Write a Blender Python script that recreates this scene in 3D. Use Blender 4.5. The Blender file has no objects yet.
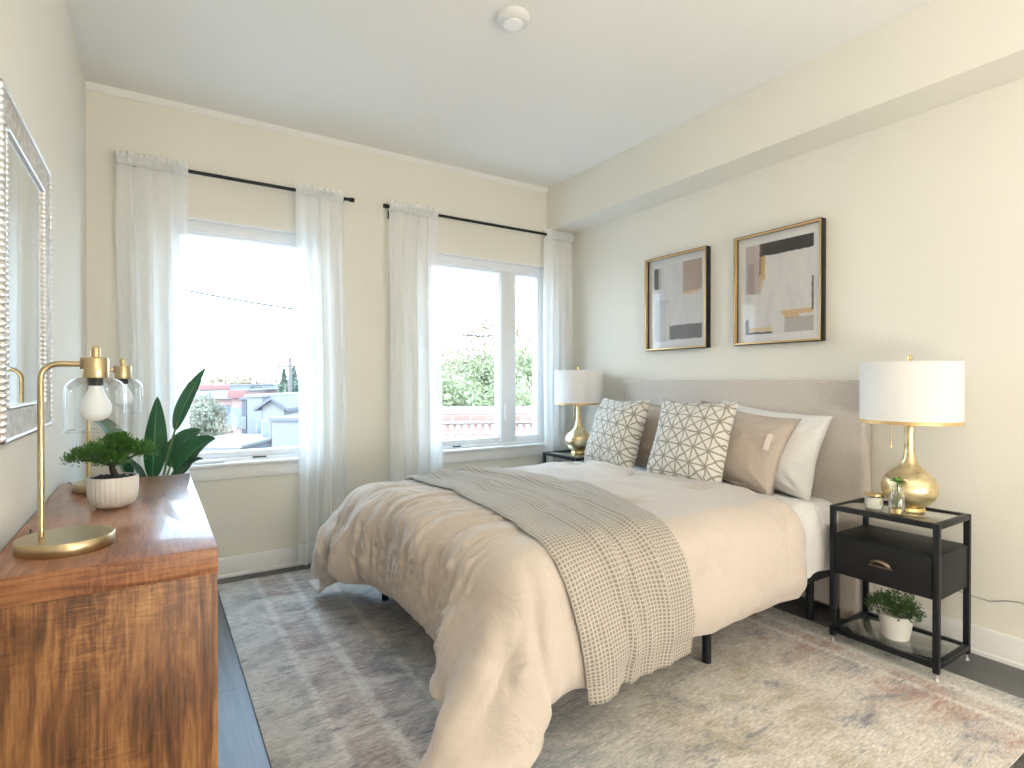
import bpy, bmesh, math, random
import numpy as np
from mathutils import Vector, Matrix, noise as mnoise

C = bpy.context.scene.collection
PI = math.pi
random.seed(7)

# ---------------------------------------------------------------- camera, sky, lights, exposure
cam_d = bpy.data.cameras.new('camera'); cam = bpy.data.objects.new('camera', cam_d); C.objects.link(cam)
cam_d.sensor_fit = 'HORIZONTAL'; cam_d.sensor_width = 36; cam_d.lens = 36 * 555.4 / 1024
cam_d.clip_start = 0.02; cam_d.clip_end = 1000
cam.location = (0, 0, 1.2)
cam.rotation_euler = (PI/2 - 0.0056, 0, -0.5716)
bpy.context.scene.camera = cam

sc = bpy.context.scene
sc.view_settings.view_transform = 'Standard'
sc.view_settings.look = 'None'
sc.view_settings.gamma = 1
sc.view_settings.use_curve_mapping = False
sc.view_settings.exposure = 0.28

world = bpy.data.worlds.new('sky'); sc.world = world; world.use_nodes = True
wt = world.node_tree; wt.nodes.clear()
wo = wt.nodes.new('ShaderNodeOutputWorld'); wb = wt.nodes.new('ShaderNodeBackground')
tc = wt.nodes.new('ShaderNodeTexCoord'); sx = wt.nodes.new('ShaderNodeSeparateXYZ'); wr = wt.nodes.new('ShaderNodeValToRGB')
wt.links.new(tc.outputs['Generated'], sx.inputs[0]); wt.links.new(sx.outputs['Z'], wr.inputs[0])
wr.color_ramp.elements[0].position = 0.0; wr.color_ramp.elements[0].color = (.80, .90, 1.0, 1)
wr.color_ramp.elements[1].position = 0.45; wr.color_ramp.elements[1].color = (.50, .73, 1.0, 1)
wt.links.new(wr.outputs[0], wb.inputs[0]); wb.inputs[1].default_value = 8.5
wt.links.new(wb.outputs[0], wo.inputs[0])

def sun(name, energy, rot, col, ang):
    l = bpy.data.lights.new(name, 'SUN'); l.energy = energy; l.color = col; l.angle = ang
    o = bpy.data.objects.new(name, l); C.objects.link(o); o.rotation_euler = rot
sun('sun', 2.2, (math.radians(52), 0, math.radians(-25)), (1.0, .93, .84), .02)   # travels away from the windows, on to the houses

def portal(name, x0, x1, z0, z1):
    l = bpy.data.lights.new(name, 'AREA'); l.shape = 'RECTANGLE'; l.size = x1-x0; l.size_y = z1-z0
    l.cycles.is_portal = True
    o = bpy.data.objects.new(name, l); C.objects.link(o)
    o.location = ((x0+x1)/2, 3.99, (z0+z1)/2); o.rotation_euler = (-PI/2, 0, 0)
portal('window_portal', .06, .915, .68, 2.17)
portal('window_portal', 1.69, 2.80, .66, 2.17)
FILL_UP_E = 105.0      # emission of the two unseen uplights added behind the camera
FILL_GLOBE_E = 44.0      # emission of the two unseen fill globes added low behind the camera
FILL_C = (1.0, .94, .865)

# ---------------------------------------------------------------- helpers
def tagset(o, label=None, cat=None, group=None, kind=None):
    if label: o['label'] = label
    if cat: o['category'] = cat
    if group: o['group'] = group
    if kind: o['kind'] = kind
    return o

def thing(name, label, cat, loc=(0,0,0), rotz=0, group=None):
    o = bpy.data.objects.new(name, None); C.objects.link(o)
    o.empty_display_size = .1
    o.location = loc; o.rotation_euler = (0, 0, rotz)
    return tagset(o, label, cat, group)

class MB:
    def __init__(s): s.bm = bmesh.new(); s.uv = s.bm.loops.layers.uv.new('UVMap')
    def box(s, x0, x1, y0, y1, z0, z1, M=None):
        vs = [s.bm.verts.new((x, y, z)) for z in (z0, z1) for y in (y0, y1) for x in (x0, x1)]
        for f in ((0,2,3,1), (4,5,7,6), (0,1,5,4), (2,6,7,3), (0,4,6,2), (1,3,7,5)):
            s.bm.faces.new([vs[i] for i in f])
        if M is not None: bmesh.ops.transform(s.bm, matrix=M, verts=vs)
        return s
    def bbox(s, x0, x1, y0, y1, z0, z1, b=.003, seg=2, M=None):
        t = bmesh.new(); m = MB.__new__(MB); m.bm = t; m.box(x0, x1, y0, y1, z0, z1)
        bmesh.ops.bevel(t, geom=t.edges[:], offset=b, segments=seg, affect='EDGES', profile=.5)
        if M is not None: bmesh.ops.transform(t, matrix=M, verts=t.verts[:])
        mp = {v: s.bm.verts.new(v.co) for v in t.verts}
        for f in t.faces: s.bm.faces.new([mp[v] for v in f.verts])
        t.free(); return s
    def lathe(s, prof, n=40, c=(0,0,0), rib=None, sx=1, sy=1):
        rings = []
        for r, z in prof:
            if r < 1e-6: rings.append([s.bm.verts.new((c[0], c[1], c[2]+z))]); continue
            ring = []
            for k in range(n):
                a = 2*PI*k/n; rr = r*(1 + (rib(a, z) if rib else 0))
                ring.append(s.bm.verts.new((c[0]+rr*math.cos(a)*sx, c[1]+rr*math.sin(a)*sy, c[2]+z)))
            rings.append(ring)
        for A, B in zip(rings, rings[1:]):
            for k in range(n):
                k2 = (k+1) % n
                if len(A) == 1 and len(B) == 1: continue
                if len(A) == 1: s.bm.faces.new((A[0], B[k2], B[k]))
                elif len(B) == 1: s.bm.faces.new((A[k], A[k2], B[0]))
                else: s.bm.faces.new((A[k], A[k2], B[k2], B[k]))
        return s
    def tube(s, pts, r, n=10, cap=True):
        pts = [Vector(p) for p in pts]; rs = r if isinstance(r, (list, tuple)) else [r]*len(pts)
        t0 = (pts[1]-pts[0]).normalized(); up = Vector((0,0,1)) if abs(t0.z) < .9 else Vector((1,0,0))
        nrm = t0.cross(up).normalized(); rings = []
        for i, p in enumerate(pts):
            t = (pts[min(i+1, len(pts)-1)] - pts[max(i-1, 0)]).normalized()
            nrm = (nrm - t*nrm.dot(t)).normalized(); b = t.cross(nrm)
            rings.append([s.bm.verts.new(p + (nrm*math.cos(2*PI*k/n) + b*math.sin(2*PI*k/n))*rs[i]) for k in range(n)])
        for A, B in zip(rings, rings[1:]):
            for k in range(n): s.bm.faces.new((A[k], A[(k+1)%n], B[(k+1)%n], B[k]))
        if cap: s.bm.faces.new(rings[0][::-1]); s.bm.faces.new(rings[-1])
        return s
    def grid(s, fn, nu, nv, uvfn=None, closed_u=False):
        V = [[s.bm.verts.new(fn(i/nu, j/nv)) for j in range(nv+1)] for i in range(nu+1)]
        for i in range(nu):
            for j in range(nv):
                f = s.bm.faces.new((V[i][j], V[i+1][j], V[i+1][j+1], V[i][j+1]))
                for l, (a, b) in zip(f.loops, ((i,j),(i+1,j),(i+1,j+1),(i,j+1))):
                    l[s.uv].uv = uvfn(a/nu, b/nv) if uvfn else (a/nu, b/nv)
        return s
    def poly(s, pts):
        s.bm.faces.new([s.bm.verts.new(p) for p in pts]); return s
    def build(s, name, mat, parent=None, loc=None, rot=None, smooth=True, angle=35, fix=True):
        if fix: bmesh.ops.recalc_face_normals(s.bm, faces=s.bm.faces[:])
        me = bpy.data.meshes.new(name); s.bm.to_mesh(me); s.bm.free()
        if smooth:
            me.polygons.foreach_set('use_smooth', [True]*len(me.polygons)); me.set_sharp_from_angle(angle=math.radians(angle))
        me.materials.append(mat)
        o = bpy.data.objects.new(name, me); C.objects.link(o)
        if parent: o.parent = parent
        if loc: o.location = loc
        if rot: o.rotation_euler = rot
        return o

def np_mesh(name, P, mat, parent=None, uv=None):
    """a grid P[nu,nv,3] as one mesh object"""
    nu, nv = P.shape[:2]
    idx = np.arange(nu*nv).reshape(nu, nv)
    F = np.stack([idx[:-1,:-1], idx[1:,:-1], idx[1:,1:], idx[:-1,1:]], -1).reshape(-1, 4)
    me = bpy.data.meshes.new(name); me.from_pydata(P.reshape(-1,3).tolist(), [], F.tolist())
    me.polygons.foreach_set('use_smooth', [True]*len(me.polygons))
    if uv is not None:
        l = me.uv_layers.new(name='UVMap'); l.data.foreach_set('uv', uv.reshape(-1,2)[F.reshape(-1)].astype(np.float32).reshape(-1))
    me.materials.append(mat); o = bpy.data.objects.new(name, me); C.objects.link(o)
    if parent: o.parent = parent
    return o

def dup(root, loc, rotz=None, label=None, group=None):
    r = root.copy(); C.objects.link(r); r.location = loc
    if rotz is not None: r.rotation_euler = (0, 0, rotz)
    if label: r['label'] = label
    if group: r['group'] = group
    for ch in list(root.children):
        c = ch.copy(); C.objects.link(c); c.parent = r
        for g in ch.children:
            d = g.copy(); C.objects.link(d); d.parent = c
    return r

# ---------------------------------------------------------------- materials
class NT:
    def __init__(s, name):
        s.m = bpy.data.materials.new(name); s.m.use_nodes = True; s.t = s.m.node_tree
        s.b = s.t.nodes['Principled BSDF']; s.out = s.t.nodes['Material Output']
    def n(s, typ, ins=None, **kw):
        nd = s.t.nodes.new(typ)
        for k, v in kw.items(): setattr(nd, k, v)
        for k, v in (ins or {}).items(): s.set(nd, k, v)
        return nd
    def set(s, nd, k, v):
        if isinstance(v, bpy.types.NodeSocket): s.t.links.new(v, nd.inputs[k])
        else:
            if isinstance(v, tuple) and len(v) == 3 and nd.inputs[k].type == 'RGBA': v = (*v, 1)
            nd.inputs[k].default_value = v
    def math(s, op, a, b=0.0, c=None, clamp=False):
        ins = {0: a, 1: b}
        if c is not None: ins[2] = c
        nd = s.n('ShaderNodeMath', ins, operation=op); nd.use_clamp = clamp; return nd.outputs[0]
    def mix(s, f, a, b, blend='MIX'):
        nd = s.t.nodes.new('ShaderNodeMix'); nd.data_type = 'RGBA'; nd.blend_type = blend
        s.set(nd, 0, f); s.set(nd, 6, a if not isinstance(a, tuple) else (*a[:3], 1)); s.set(nd, 7, b if not isinstance(b, tuple) else (*b[:3], 1))
        return nd.outputs[2]
    def ramp(s, f, stops, interp='LINEAR'):
        nd = s.n('ShaderNodeValToRGB', {0: f}); cr = nd.color_ramp; cr.interpolation = interp
        while len(cr.elements) < len(stops): cr.elements.new(.5)
        for e, (p, c) in zip(cr.elements, stops):
            e.position = p; e.color = (*c, 1) if isinstance(c, tuple) else (c, c, c, 1)
        return nd.outputs[0]
    def obj(s): return s.n('ShaderNodeTexCoord').outputs['Object']
    def uv(s): return s.n('ShaderNodeTexCoord').outputs['UV']
    def map(s, v, scale=(1,1,1), loc=(0,0,0), rot=(0,0,0)):
        return s.n('ShaderNodeMapping', {'Vector': v, 'Scale': scale, 'Location': loc, 'Rotation': rot}).outputs[0]
    def noise(s, v, scale=5, detail=4, rough=.5, dist=0):
        return s.n('ShaderNodeTexNoise', {'Vector': v, 'Scale': scale, 'Detail': detail, 'Roughness': rough, 'Distortion': dist}).outputs[0]
    def bump(s, h, strength=.3, dist=.01):
        s.set(s.b, 'Normal', s.n('ShaderNodeBump', {'Height': h, 'Strength': strength, 'Distance': dist}).outputs[0])
    def p(s, **kw):
        for k, v in kw.items():
            s.set(s.b, {'color':'Base Color','rough':'Roughness','metal':'Metallic','spec':'Specular IOR Level','trans':'Transmission Weight',
                        'sheen':'Sheen Weight','coat':'Coat Weight','ior':'IOR','sub':'Subsurface Weight','alpha':'Alpha'}[k], v)
        return s

def plain(name, col, rough=.5, metal=0, spec=.5, bump=0, bscale=60, vary=0, coat=0):
    t = NT(name); t.p(rough=rough, metal=metal, spec=spec, coat=coat)
    o = t.obj(); n = t.noise(o, bscale, 4)
    if vary:
        lo = tuple(max(0, c*(1-vary)) for c in col); hi = tuple(min(1, c*(1+vary)) for c in col)
        t.p(color=t.mix(n, lo, hi))
    else: t.p(color=col)
    if bump: t.bump(n, bump, .005)
    return t.m

M = {}
M['wall'] = plain('cream_wall_paint', (.80, .77, .685), .85, bump=.05, bscale=180)
M['ceiling'] = plain('ceiling_paint', (.85, .835, .79), .9, bump=.05, bscale=180)
M['trim'] = plain('white_trim_paint', (.83, .825, .80), .45)
M['vinyl'] = plain('white_window_vinyl', (.80, .82, .84), .35)
M['black_metal'] = plain('black_powder_coated_metal', (.009, .011, .014), .42, spec=.3)
M['black_wood'] = plain('black_stained_wood', (.010, .011, .013), .5, spec=.25, bump=.15, bscale=90)
M['brass'] = plain('brushed_antique_brass', (.52, .42, .25), .3, 1)
M['gold'] = plain('satin_gold_metal', (.80, .60, .28), .2, 1)
M['goldrim'] = plain('gold_foil_trim', (.66, .44, .20), .4, .6)
M['bronze'] = plain('aged_bronze', (.22, .17, .12), .35, 1)
M['chrome'] = plain('clear_glide', (.7, .7, .7), .15, .6)
M['white_ceramic'] = plain('white_ceramic', (.74, .72, .68), .45)
M['plastic'] = plain('white_plastic', (.74, .74, .72), .4)
M['bulb'] = plain('frosted_white_bulb', (.88, .88, .87), .35)
M['soil'] = plain('dark_pebbles', (.018, .017, .018), .6)
M['bark'] = plain('dark_bark', (.03, .022, .02), .7, bump=.5, bscale=80)
M['rubber'] = plain('black_rubber', (.01, .01, .01), .6)
M['cable'] = plain('grey_cable', (.25, .24, .22), .5)
M['label'] = plain('dark_lock', (.03, .04, .06), .4)

t = NT('aged_gold_leaf'); t.p(rough=.3, metal=1)
n = t.noise(t.map(t.obj(), (1,1,3)), 14, 6, .6)
t.p(color=t.ramp(n, [(.35, (.66,.52,.28)), (.6, (.88,.74,.47))])); t.set(t.b, 'Roughness', t.ramp(n, [(.3, .24), (.7, .42)])); M['goldleaf'] = t.m

def glass(name, tint=(.97, .985, .98), ior=1.45, rough=0.0, boost=1.0, cap=1.0):
    t = NT(name); t.t.nodes.remove(t.b)
    fr = t.n('ShaderNodeFresnel', {'IOR': ior})
    f = t.math('MULTIPLY', fr.outputs[0], boost, clamp=True)
    f = t.math('MINIMUM', f, cap)
    tr = t.n('ShaderNodeBsdfTransparent', {'Color': tint}); gl = t.n('ShaderNodeBsdfGlossy', {'Color': (1,1,1), 'Roughness': rough})
    mx = t.n('ShaderNodeMixShader', {0: f, 1: tr.outputs[0], 2: gl.outputs[0]})
    t.t.links.new(mx.outputs[0], t.out.inputs[0]); return t.m
M['glass'] = glass('window_glass', (.97,.985,.98), 1.3, 0, .12)
M['dome_glass'] = glass('clear_lamp_glass', (.90,.935,.96), 1.5, 0, 1.0, .5)
M['top_glass'] = glass('clear_table_glass', (.90,.95,.93), 1.5, .01, 2.2, .75)
M['clear_glass'] = glass('clear_vase_glass', (.97,.985,.98), 1.45, 0, 1.0, .5)
M['pic_glass'] = glass('picture_glass', (.98,.98,.98), 1.2)

def sheer(name, col, alpha, trans=.5):
    t = NT(name); t.t.nodes.remove(t.b)
    v = t.map(t.obj(), (900, 900, 900)); n = t.noise(v, 1, 1)
    d = t.n('ShaderNodeBsdfDiffuse', {'Color': col}); r = t.n('ShaderNodeBsdfTranslucent', {'Color': col}); tr = t.n('ShaderNodeBsdfTransparent', {'Color': (1,1,1)})
    m1 = t.n('ShaderNodeMixShader', {0: trans, 1: d.outputs[0], 2: r.outputs[0]})
    lw = t.n('ShaderNodeLayerWeight', {'Blend': .35})
    a = t.math('ADD', alpha, t.math('MULTIPLY', lw.outputs['Facing'], 1-alpha), clamp=True)
    a = t.math('MULTIPLY', a, t.math('ADD', .94, t.math('MULTIPLY', n, .12)), clamp=True)
    m2 = t.n('ShaderNodeMixShader', {0: a, 1: tr.outputs[0], 2: m1.outputs[0]})
    t.t.links.new(m2.outputs[0], t.out.inputs[0]); return t.m
M['sheer'] = sheer('white_sheer_fabric', (.98, .98, .965), .76, .38)
M['sheer2'] = sheer('doubled_sheer_fabric', (.98, .98, .965), .92, .3)

def fabric(name, col, scale=500, vary=.06, bump=.25, sheen=.2, wr=0, wscale=8):
    t = NT(name); o = t.obj()
    w1 = t.n('ShaderNodeTexWave', {'Vector': o, 'Scale': scale/10, 'Distortion': .6, 'Detail': 1}, wave_type='BANDS', bands_direction='X').outputs['Fac']
    n = t.noise(o, scale, 3); nn = t.noise(o, 40, 4)
    f = t.math('ADD', t.math('MULTIPLY', n, .7), t.math('MULTIPLY', nn, .3))
    lo = tuple(c*(1-vary) for c in col); hi = tuple(min(1, c*(1+vary)) for c in col)
    t.p(color=t.mix(f, lo, hi), rough=.9, spec=.2, sheen=sheen)
    if wr:
        wv = t.noise(o, wscale, 5, .6, .8); h = t.math('ADD', t.math('MULTIPLY', wv, wr), t.math('MULTIPLY', n, .03))
        t.bump(h, bump, .03)
    else: t.bump(n, bump, .002)
    return t.m
M['duvet'] = fabric('tan_cotton_duvet', (.60, .525, .455), 300, .05, .35, .3, 1, 6)
M['sham'] = fabric('tan_cotton_sham', (.52, .445, .375), 300, .05, .55, .3, 1, 9)
M['white_cotton'] = fabric('white_cotton', (.80, .79, .77), 300, .03, .5, .2, 1, 10)
M['tag_satin'] = plain('white_satin_tag', (.75, .66, .60), .5)
M['shade'] = fabric('white_linen_shade', (.80, .79, .77), 700, .04, .2, .1)
M['mattress'] = fabric('white_mattress_fabric', (.76, .75, .72), 300, .03, .3, .1)

t = NT('oatmeal_linen'); o = t.obj()
a = t.noise(t.map(o, (40, 40, 900)), 1, 2); b = t.noise(t.map(o, (900, 900, 40)), 1, 2); c = t.noise(o, 3, 3)
f = t.math('ADD', t.math('MULTIPLY', a, .5), t.math('MULTIPLY', b, .5))
t.p(color=t.ramp(f, [(.36, (.50,.45,.40)), (.64, (.67,.615,.56))]), rough=.92, spec=.15, sheen=.25); t.bump(f, .35, .002); M['linen'] = t.m

# waffle throw
t = NT('tan_waffle_weave'); uv = t.uv(); s = t.n('ShaderNodeSeparateXYZ', {0: uv})
def cell(sock, size):
    x = t.math('FRACT', t.math('DIVIDE', sock, size)); return t.math('ABSOLUTE', t.math('SUBTRACT', x, .5))
cx = cell(s.outputs[0], .0148); cy = cell(s.outputs[1], .0148)
mx = t.math('MAXIMUM', cx, cy)
pit = t.n('ShaderNodeMapRange', {0: mx, 1: .26, 2: .42, 3: 0., 4: 1.}).outputs[0]
t.p(color=t.mix(pit, (.36,.315,.26), (.66,.60,.525)), rough=.95, spec=.1, sheen=.3)
t.bump(pit, .9, .006); M['waffle'] = t.m

# patterned pillow
t = NT('starburst_print_cotton'); uv = t.uv()
nz = t.n('ShaderNodeTexNoise', {'Vector': uv, 'Scale': 9., 'Detail': 2.}).outputs['Color']
off = t.n('ShaderNodeVectorMath', {0: nz, 1: (.5,.5,.5)}, operation='SUBTRACT').outputs[0]
off = t.n('ShaderNodeVectorMath', {0: off, 3: .035}, operation='SCALE').outputs[0]
uvd = t.n('ShaderNodeVectorMath', {0: uv, 1: off}, operation='ADD').outputs[0]
s = t.n('ShaderNodeSeparateXYZ', {0: t.map(uvd, (5.7, 5.7, 1), (.2, .35, 0), (0, 0, .08))})
def dl(sock):      # distance to the nearest integer line
    x = t.math('FRACT', t.math('ADD', sock, .5)); return t.math('ABSOLUTE', t.math('SUBTRACT', x, .5))
X, Y = s.outputs[0], s.outputs[1]
d1, d2 = dl(X), dl(Y)
d3 = t.math('MULTIPLY', dl(t.math('ADD', X, Y)), .707); d4 = t.math('MULTIPLY', dl(t.math('SUBTRACT', X, Y)), .707)
dm = t.math('MINIMUM', t.math('MINIMUM', d1, d2), t.math('MINIMUM', d3, d4))
nl = t.noise(uv, 30, 3)
wd = t.math('ADD', .030, t.math('MULTIPLY', nl, .03))
ln = t.n('ShaderNodeMapRange', {0: t.math('DIVIDE', dm, wd), 1: .7, 2: 1.35, 3: 1., 4: 0.}).outputs[0]
fine = t.noise(t.obj(), 400, 2)
t.p(color=t.mix(t.math('MULTIPLY', ln, t.math('ADD', .55, t.math('MULTIPLY', nl, .7))), t.mix(fine, (.66,.63,.58), (.76,.735,.68)), t.mix(nl, (.20,.175,.13), (.34,.31,.25))), rough=.95, spec=.1, sheen=.2)
t.bump(fine, .3, .002); M['print'] = t.m

# dresser wood
def wood(name, axis, stops, rough, curl=1.0, coat=0):
    t = NT(name); o = t.obj()
    sc_ = [17, 17, 17]; sc_[axis] = 2.6
    w = t.noise(t.map(o, tuple(sc_)), 1, 12, .66, 1.9)
    sc2 = [170, 170, 170]; sc2[axis] = 9
    g = t.noise(t.map(o, tuple(sc2)), 1, 4, .6)
    sc3 = [9, 9, 9]; sc3[axis] = 55
    pm = t.n('ShaderNodeMapRange', {0: t.noise(o, 3.5, 2), 1: .45, 2: .65, 3: 0., 4: 1.}).outputs[0]
    cu = t.math('ADD', .5, t.math('MULTIPLY', pm, t.math('SUBTRACT', t.noise(t.map(o, tuple(sc3)), 1, 4, .6, 2.5), .5)))
    big = t.noise(t.map(o, (2.2,2.2,2.2)), 1, 3, .5, 1.)
    f = t.math('ADD', t.math('MULTIPLY', w, .60), t.math('MULTIPLY', g, .32))
    f = t.math('ADD', f, t.math('MULTIPLY', t.math('SUBTRACT', cu, .5), .40*curl))
    f = t.math('ADD', f, t.math('MULTIPLY', t.math('SUBTRACT', big, .5), .35))
    t.p(color=t.ramp(f, stops), rough=rough, coat=coat); t.bump(g, .12, .002); return t.m
M['wood_side'] = wood('figured_walnut_side', 2, [(.30,(.055,.022,.010)), (.42,(.17,.070,.025)), (.53,(.32,.150,.052)), (.68,(.52,.29,.11))], .45)
M['wood_top'] = wood('figured_walnut_top', 1, [(.25,(.10,.038,.022)), (.40,(.24,.09,.045)), (.52,(.38,.16,.078)), (.70,(.50,.25,.135))], .32, .7, .35)

M['wood_edge'] = wood('figured_walnut_edge', 0, [(.25,(.07,.025,.012)), (.40,(.20,.075,.030)), (.52,(.34,.145,.06)), (.70,(.46,.23,.11))], .4)

# plank floor
t = NT('grey_wood_planks'); o = t.obj()
br = t.n('ShaderNodeTexBrick', {'Vector': t.map(o, (1,1,1), (0,0,0), (0,0,PI/2)), 'Color1': (.0,0,0), 'Color2': (1,1,1), 'Mortar': (.5,.5,.5), 'Scale': 1., 'Mortar Size': .0015, 'Brick Width': 1.2, 'Row Height': .15})
g = t.noise(t.map(o, (30, 2, 1)), 1, 6, .6, .5)
f = t.math('ADD', t.math('MULTIPLY', br.outputs['Color'], .35), t.math('MULTIPLY', g, .7))
t.p(color=t.mix(br.outputs['Fac'], t.ramp(f, [(.2,(.040,.042,.045)), (.55,(.085,.087,.088)), (.85,(.15,.15,.148))]), (.012,.012,.012)), rough=.38)
t.bump(t.math('SUBTRACT', g, br.outputs['Fac']), .15, .002); M['floor'] = t.m

# rug: bands that run along its long side, worn in streaks across
t = NT('distressed_area_rug'); o = t.obj(); s = t.n('ShaderNodeSeparateXYZ', {0: o})
st = t.noise(t.map(o, (9, 60, 1)), 1, 8, .75, .5)          # fine streaks along x
mo = t.noise(t.map(o, (3.2, 4.5, 1)), 1, 9, .72, .8)        # blotches
wob = t.noise(t.map(o, (.6, 1.5, 1), (3,1,0)), 1, 4, .6)
xx = t.math('DIVIDE', s.outputs[0], 2.44)
xw = t.math('ADD', xx, t.math('MULTIPLY', t.math('SUBTRACT', wob, .5), .05))
base = t.ramp(xw, [(0,(.50,.48,.43)), (.07,(.40,.40,.38)), (.085,(.33,.25,.235)), (.15,(.29,.22,.215)), (.21,(.32,.30,.31)), (.30,(.33,.37,.42)), (.40,(.37,.37,.36)),
                   (.52,(.42,.37,.28)), (.66,(.44,.39,.30)), (.80,(.46,.38,.31)), (.86,(.42,.28,.22)), (.925,(.36,.20,.14)), (.945,(.48,.45,.40)), (1,(.30,.32,.31))])
line = None
for c0, w in ((.083, .006), (.155, .008), (.235, .006), (.90, .006), (.945, .008)):
    d = t.math('ABSOLUTE', t.math('SUBTRACT', t.math('ADD', xx, t.math('MULTIPLY', t.math('SUBTRACT', st, .5), .008)), c0))
    q = t.n('ShaderNodeMapRange', {0: d, 1: w*.6, 2: w*1.6, 3: .85, 4: 0.}).outputs[0]
    line = q if line is None else t.math('MAXIMUM', line, q)
line = t.math('MULTIPLY', line, t.n('ShaderNodeMapRange', {0: mo, 1: .38, 2: .5, 3: .3, 4: 1.}).outputs[0])
col = t.mix(line, base, (.76,.74,.69))
worn = t.n('ShaderNodeMapRange', {0: t.math('ADD', t.math('MULTIPLY', st, .6), t.math('MULTIPLY', mo, .5)), 1: .45, 2: .60, 3: 0., 4: .85}).outputs[0]
col = t.mix(worn, col, (.72,.69,.64))
dark = t.n('ShaderNodeMapRange', {0: t.math('ADD', t.math('MULTIPLY', st, .5), t.math('MULTIPLY', t.noise(t.map(o, (4.1, 6.2, 1), (9,4,0)), 1, 9, .75, .5), .6)), 1: .555, 2: .68, 3: 0., 4: .85}).outputs[0]
col = t.mix(dark, col, (.13,.14,.18))
fs = t.noise(t.map(o, (35, 260, 1)), 1, 3, .7)
col = t.mix(1.0, col, t.ramp(fs, [(.3,.62), (.7,1.28)]), 'MULTIPLY')
pile = t.noise(o, 260, 2)
t.p(color=col, rough=.97, spec=.05, sheen=.15); t.bump(t.math('ADD', pile, st), .5, .004); M['rug'] = t.m

def leafmat(name, dark, light, vein=True, rough=.4):
    t = NT(name); uv = t.uv(); s = t.n('ShaderNodeSeparateXYZ', {0: uv})
    n = t.noise(t.obj(), 9, 3)
    if vein:
        a = t.math('ABSOLUTE', t.math('SUBTRACT', s.outputs[0], .5))
        w = t.n('ShaderNodeTexWave', {'Vector': t.n('ShaderNodeCombineXYZ', {0: t.math('SUBTRACT', s.outputs[1], t.math('MULTIPLY', a, .5))}).outputs[0], 'Scale': 6., 'Distortion': .4}, bands_direction='X').outputs['Fac']
        mid = t.n('ShaderNodeMapRange', {0: a, 1: .012, 2: .035, 3: 1., 4: 0.}).outputs[0]
        col = t.mix(t.math('MULTIPLY', w, .45), dark, light)
        col = t.mix(t.math('MULTIPLY', mid, .8), col, tuple(min(1, c*2.2) for c in light)); t.bump(w, .3, .004)
    else: col = t.mix(n, dark, light)
    t.p(color=col, rough=rough)
    tl = t.n('ShaderNodeBsdfTranslucent', {'Color': light}); mx = t.n('ShaderNodeMixShader', {0: .12, 1: t.b.outputs[0], 2: tl.outputs[0]})
    t.t.links.new(mx.outputs[0], t.out.inputs[0]); return t.m
M['bigleaf'] = leafmat('dark_glossy_leaf', (.010,.060,.028), (.05,.17,.06), True, .3)
M['stem'] = plain('green_stem', (.10,.20,.06), .5)
M['needle'] = leafmat('bonsai_leaf', (.018,.085,.018), (.15,.34,.07), False, .5)
M['bushleaf'] = leafmat('bush_leaf', (.02,.07,.02), (.17,.28,.10), False, .5)
M['succulent'] = leafmat('succulent_leaf', (.05,.20,.02), (.13,.38,.05), False, .4)

# ---------------------------------------------------------------- room shell
XL, XR, XS, YB, YF, H, ZS = -.31, 3.05, 2.79, 3.80, -1.4, 2.82, 2.465
def struct(name, mb, m, parent=None, **kw):
    o = mb.build(name, m, parent, **kw)
    if parent is None: o['kind'] = 'structure'
    return o
struct('floor', MB().box(XL-.15, XR+.15, YF-.15, YB+.2, -.12, 0), M['floor'])
struct('ceiling', MB().box(XL-.15, XR+.15, YF-.15, YB+.2, H, H+.12), M['ceiling'])
struct('wall_left', MB().box(XL-.15, XL, YF-.15, YB+.2, 0, H), M['wall'])
struct('wall_right', MB().box(XR, XR+.15, YF-.15, YB+.2, 0, H), M['wall'])
struct('wall_front', MB().box(XL, XR, YF-.15, YF, 0, H), M['wall'])
W1, W2 = (.06, .915, .68, 2.17), (1.69, 2.805, .66, 2.165)
mb = MB(); T = YB+.2
mb.box(XL, W1[0], YB, T, 0, H); mb.box(W1[1], W2[0], YB, T, 0, H); mb.box(W2[1], XR, YB, T, 0, H)
for w in (W1, W2):
    mb.box(w[0], w[1], YB, T, 0, w[2]); mb.box(w[0], w[1], YB, T, w[3], H)
struct('wall_back', mb, M['wall'])
struct('trim_1', MB().box(XS, XR, YF, YB, ZS, H), M['wall'])['label'] = 'cream boxed soffit along the top of the right wall'
def cove(x0, x1): 
    mb = MB(); pts = [(YB, H-.034), (YB-.006, H-.034), (YB-.022, H-.010), (YB-.028, H), (YB, H)]
    A = [mb.bm.verts.new((x0, y, z)) for y, z in pts]; B = [mb.bm.verts.new((x1, y, z)) for y, z in pts]
    for k in range(5): mb.bm.faces.new((A[k], A[(k+1)%5], B[(k+1)%5], B[k]))
    mb.bm.faces.new(A); mb.bm.faces.new(B); return mb
struct('trim_2', cove(XL, XS), M['ceiling'])
def base_profile(): return [(0,0), (.022,0), (.022,.014), (.014,.022), (.014,.108), (.010,.118), (0,.12)]
def baseboard(name, p0, p1, nrm):
    mb = MB(); pr = base_profile(); n = Vector(nrm); rings = []
    for p in (p0, p1): rings.append([mb.bm.verts.new(Vector(p) + n*a + Vector((0,0,z))) for a, z in pr])
    k = len(pr)
    for i in range(k): mb.bm.faces.new((rings[0][i], rings[0][(i+1)%k], rings[1][(i+1)%k], rings[1][i]))
    mb.bm.faces.new(rings[0]); mb.bm.faces.new(rings[1])
    struct(name, mb, M['trim'])
baseboard('baseboard_back', (XL, YB, 0), (XR, YB, 0), (0,-1,0))
baseboard('baseboard_right', (XR, YF, 0), (XR, YB, 0), (-1,0,0))
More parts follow.
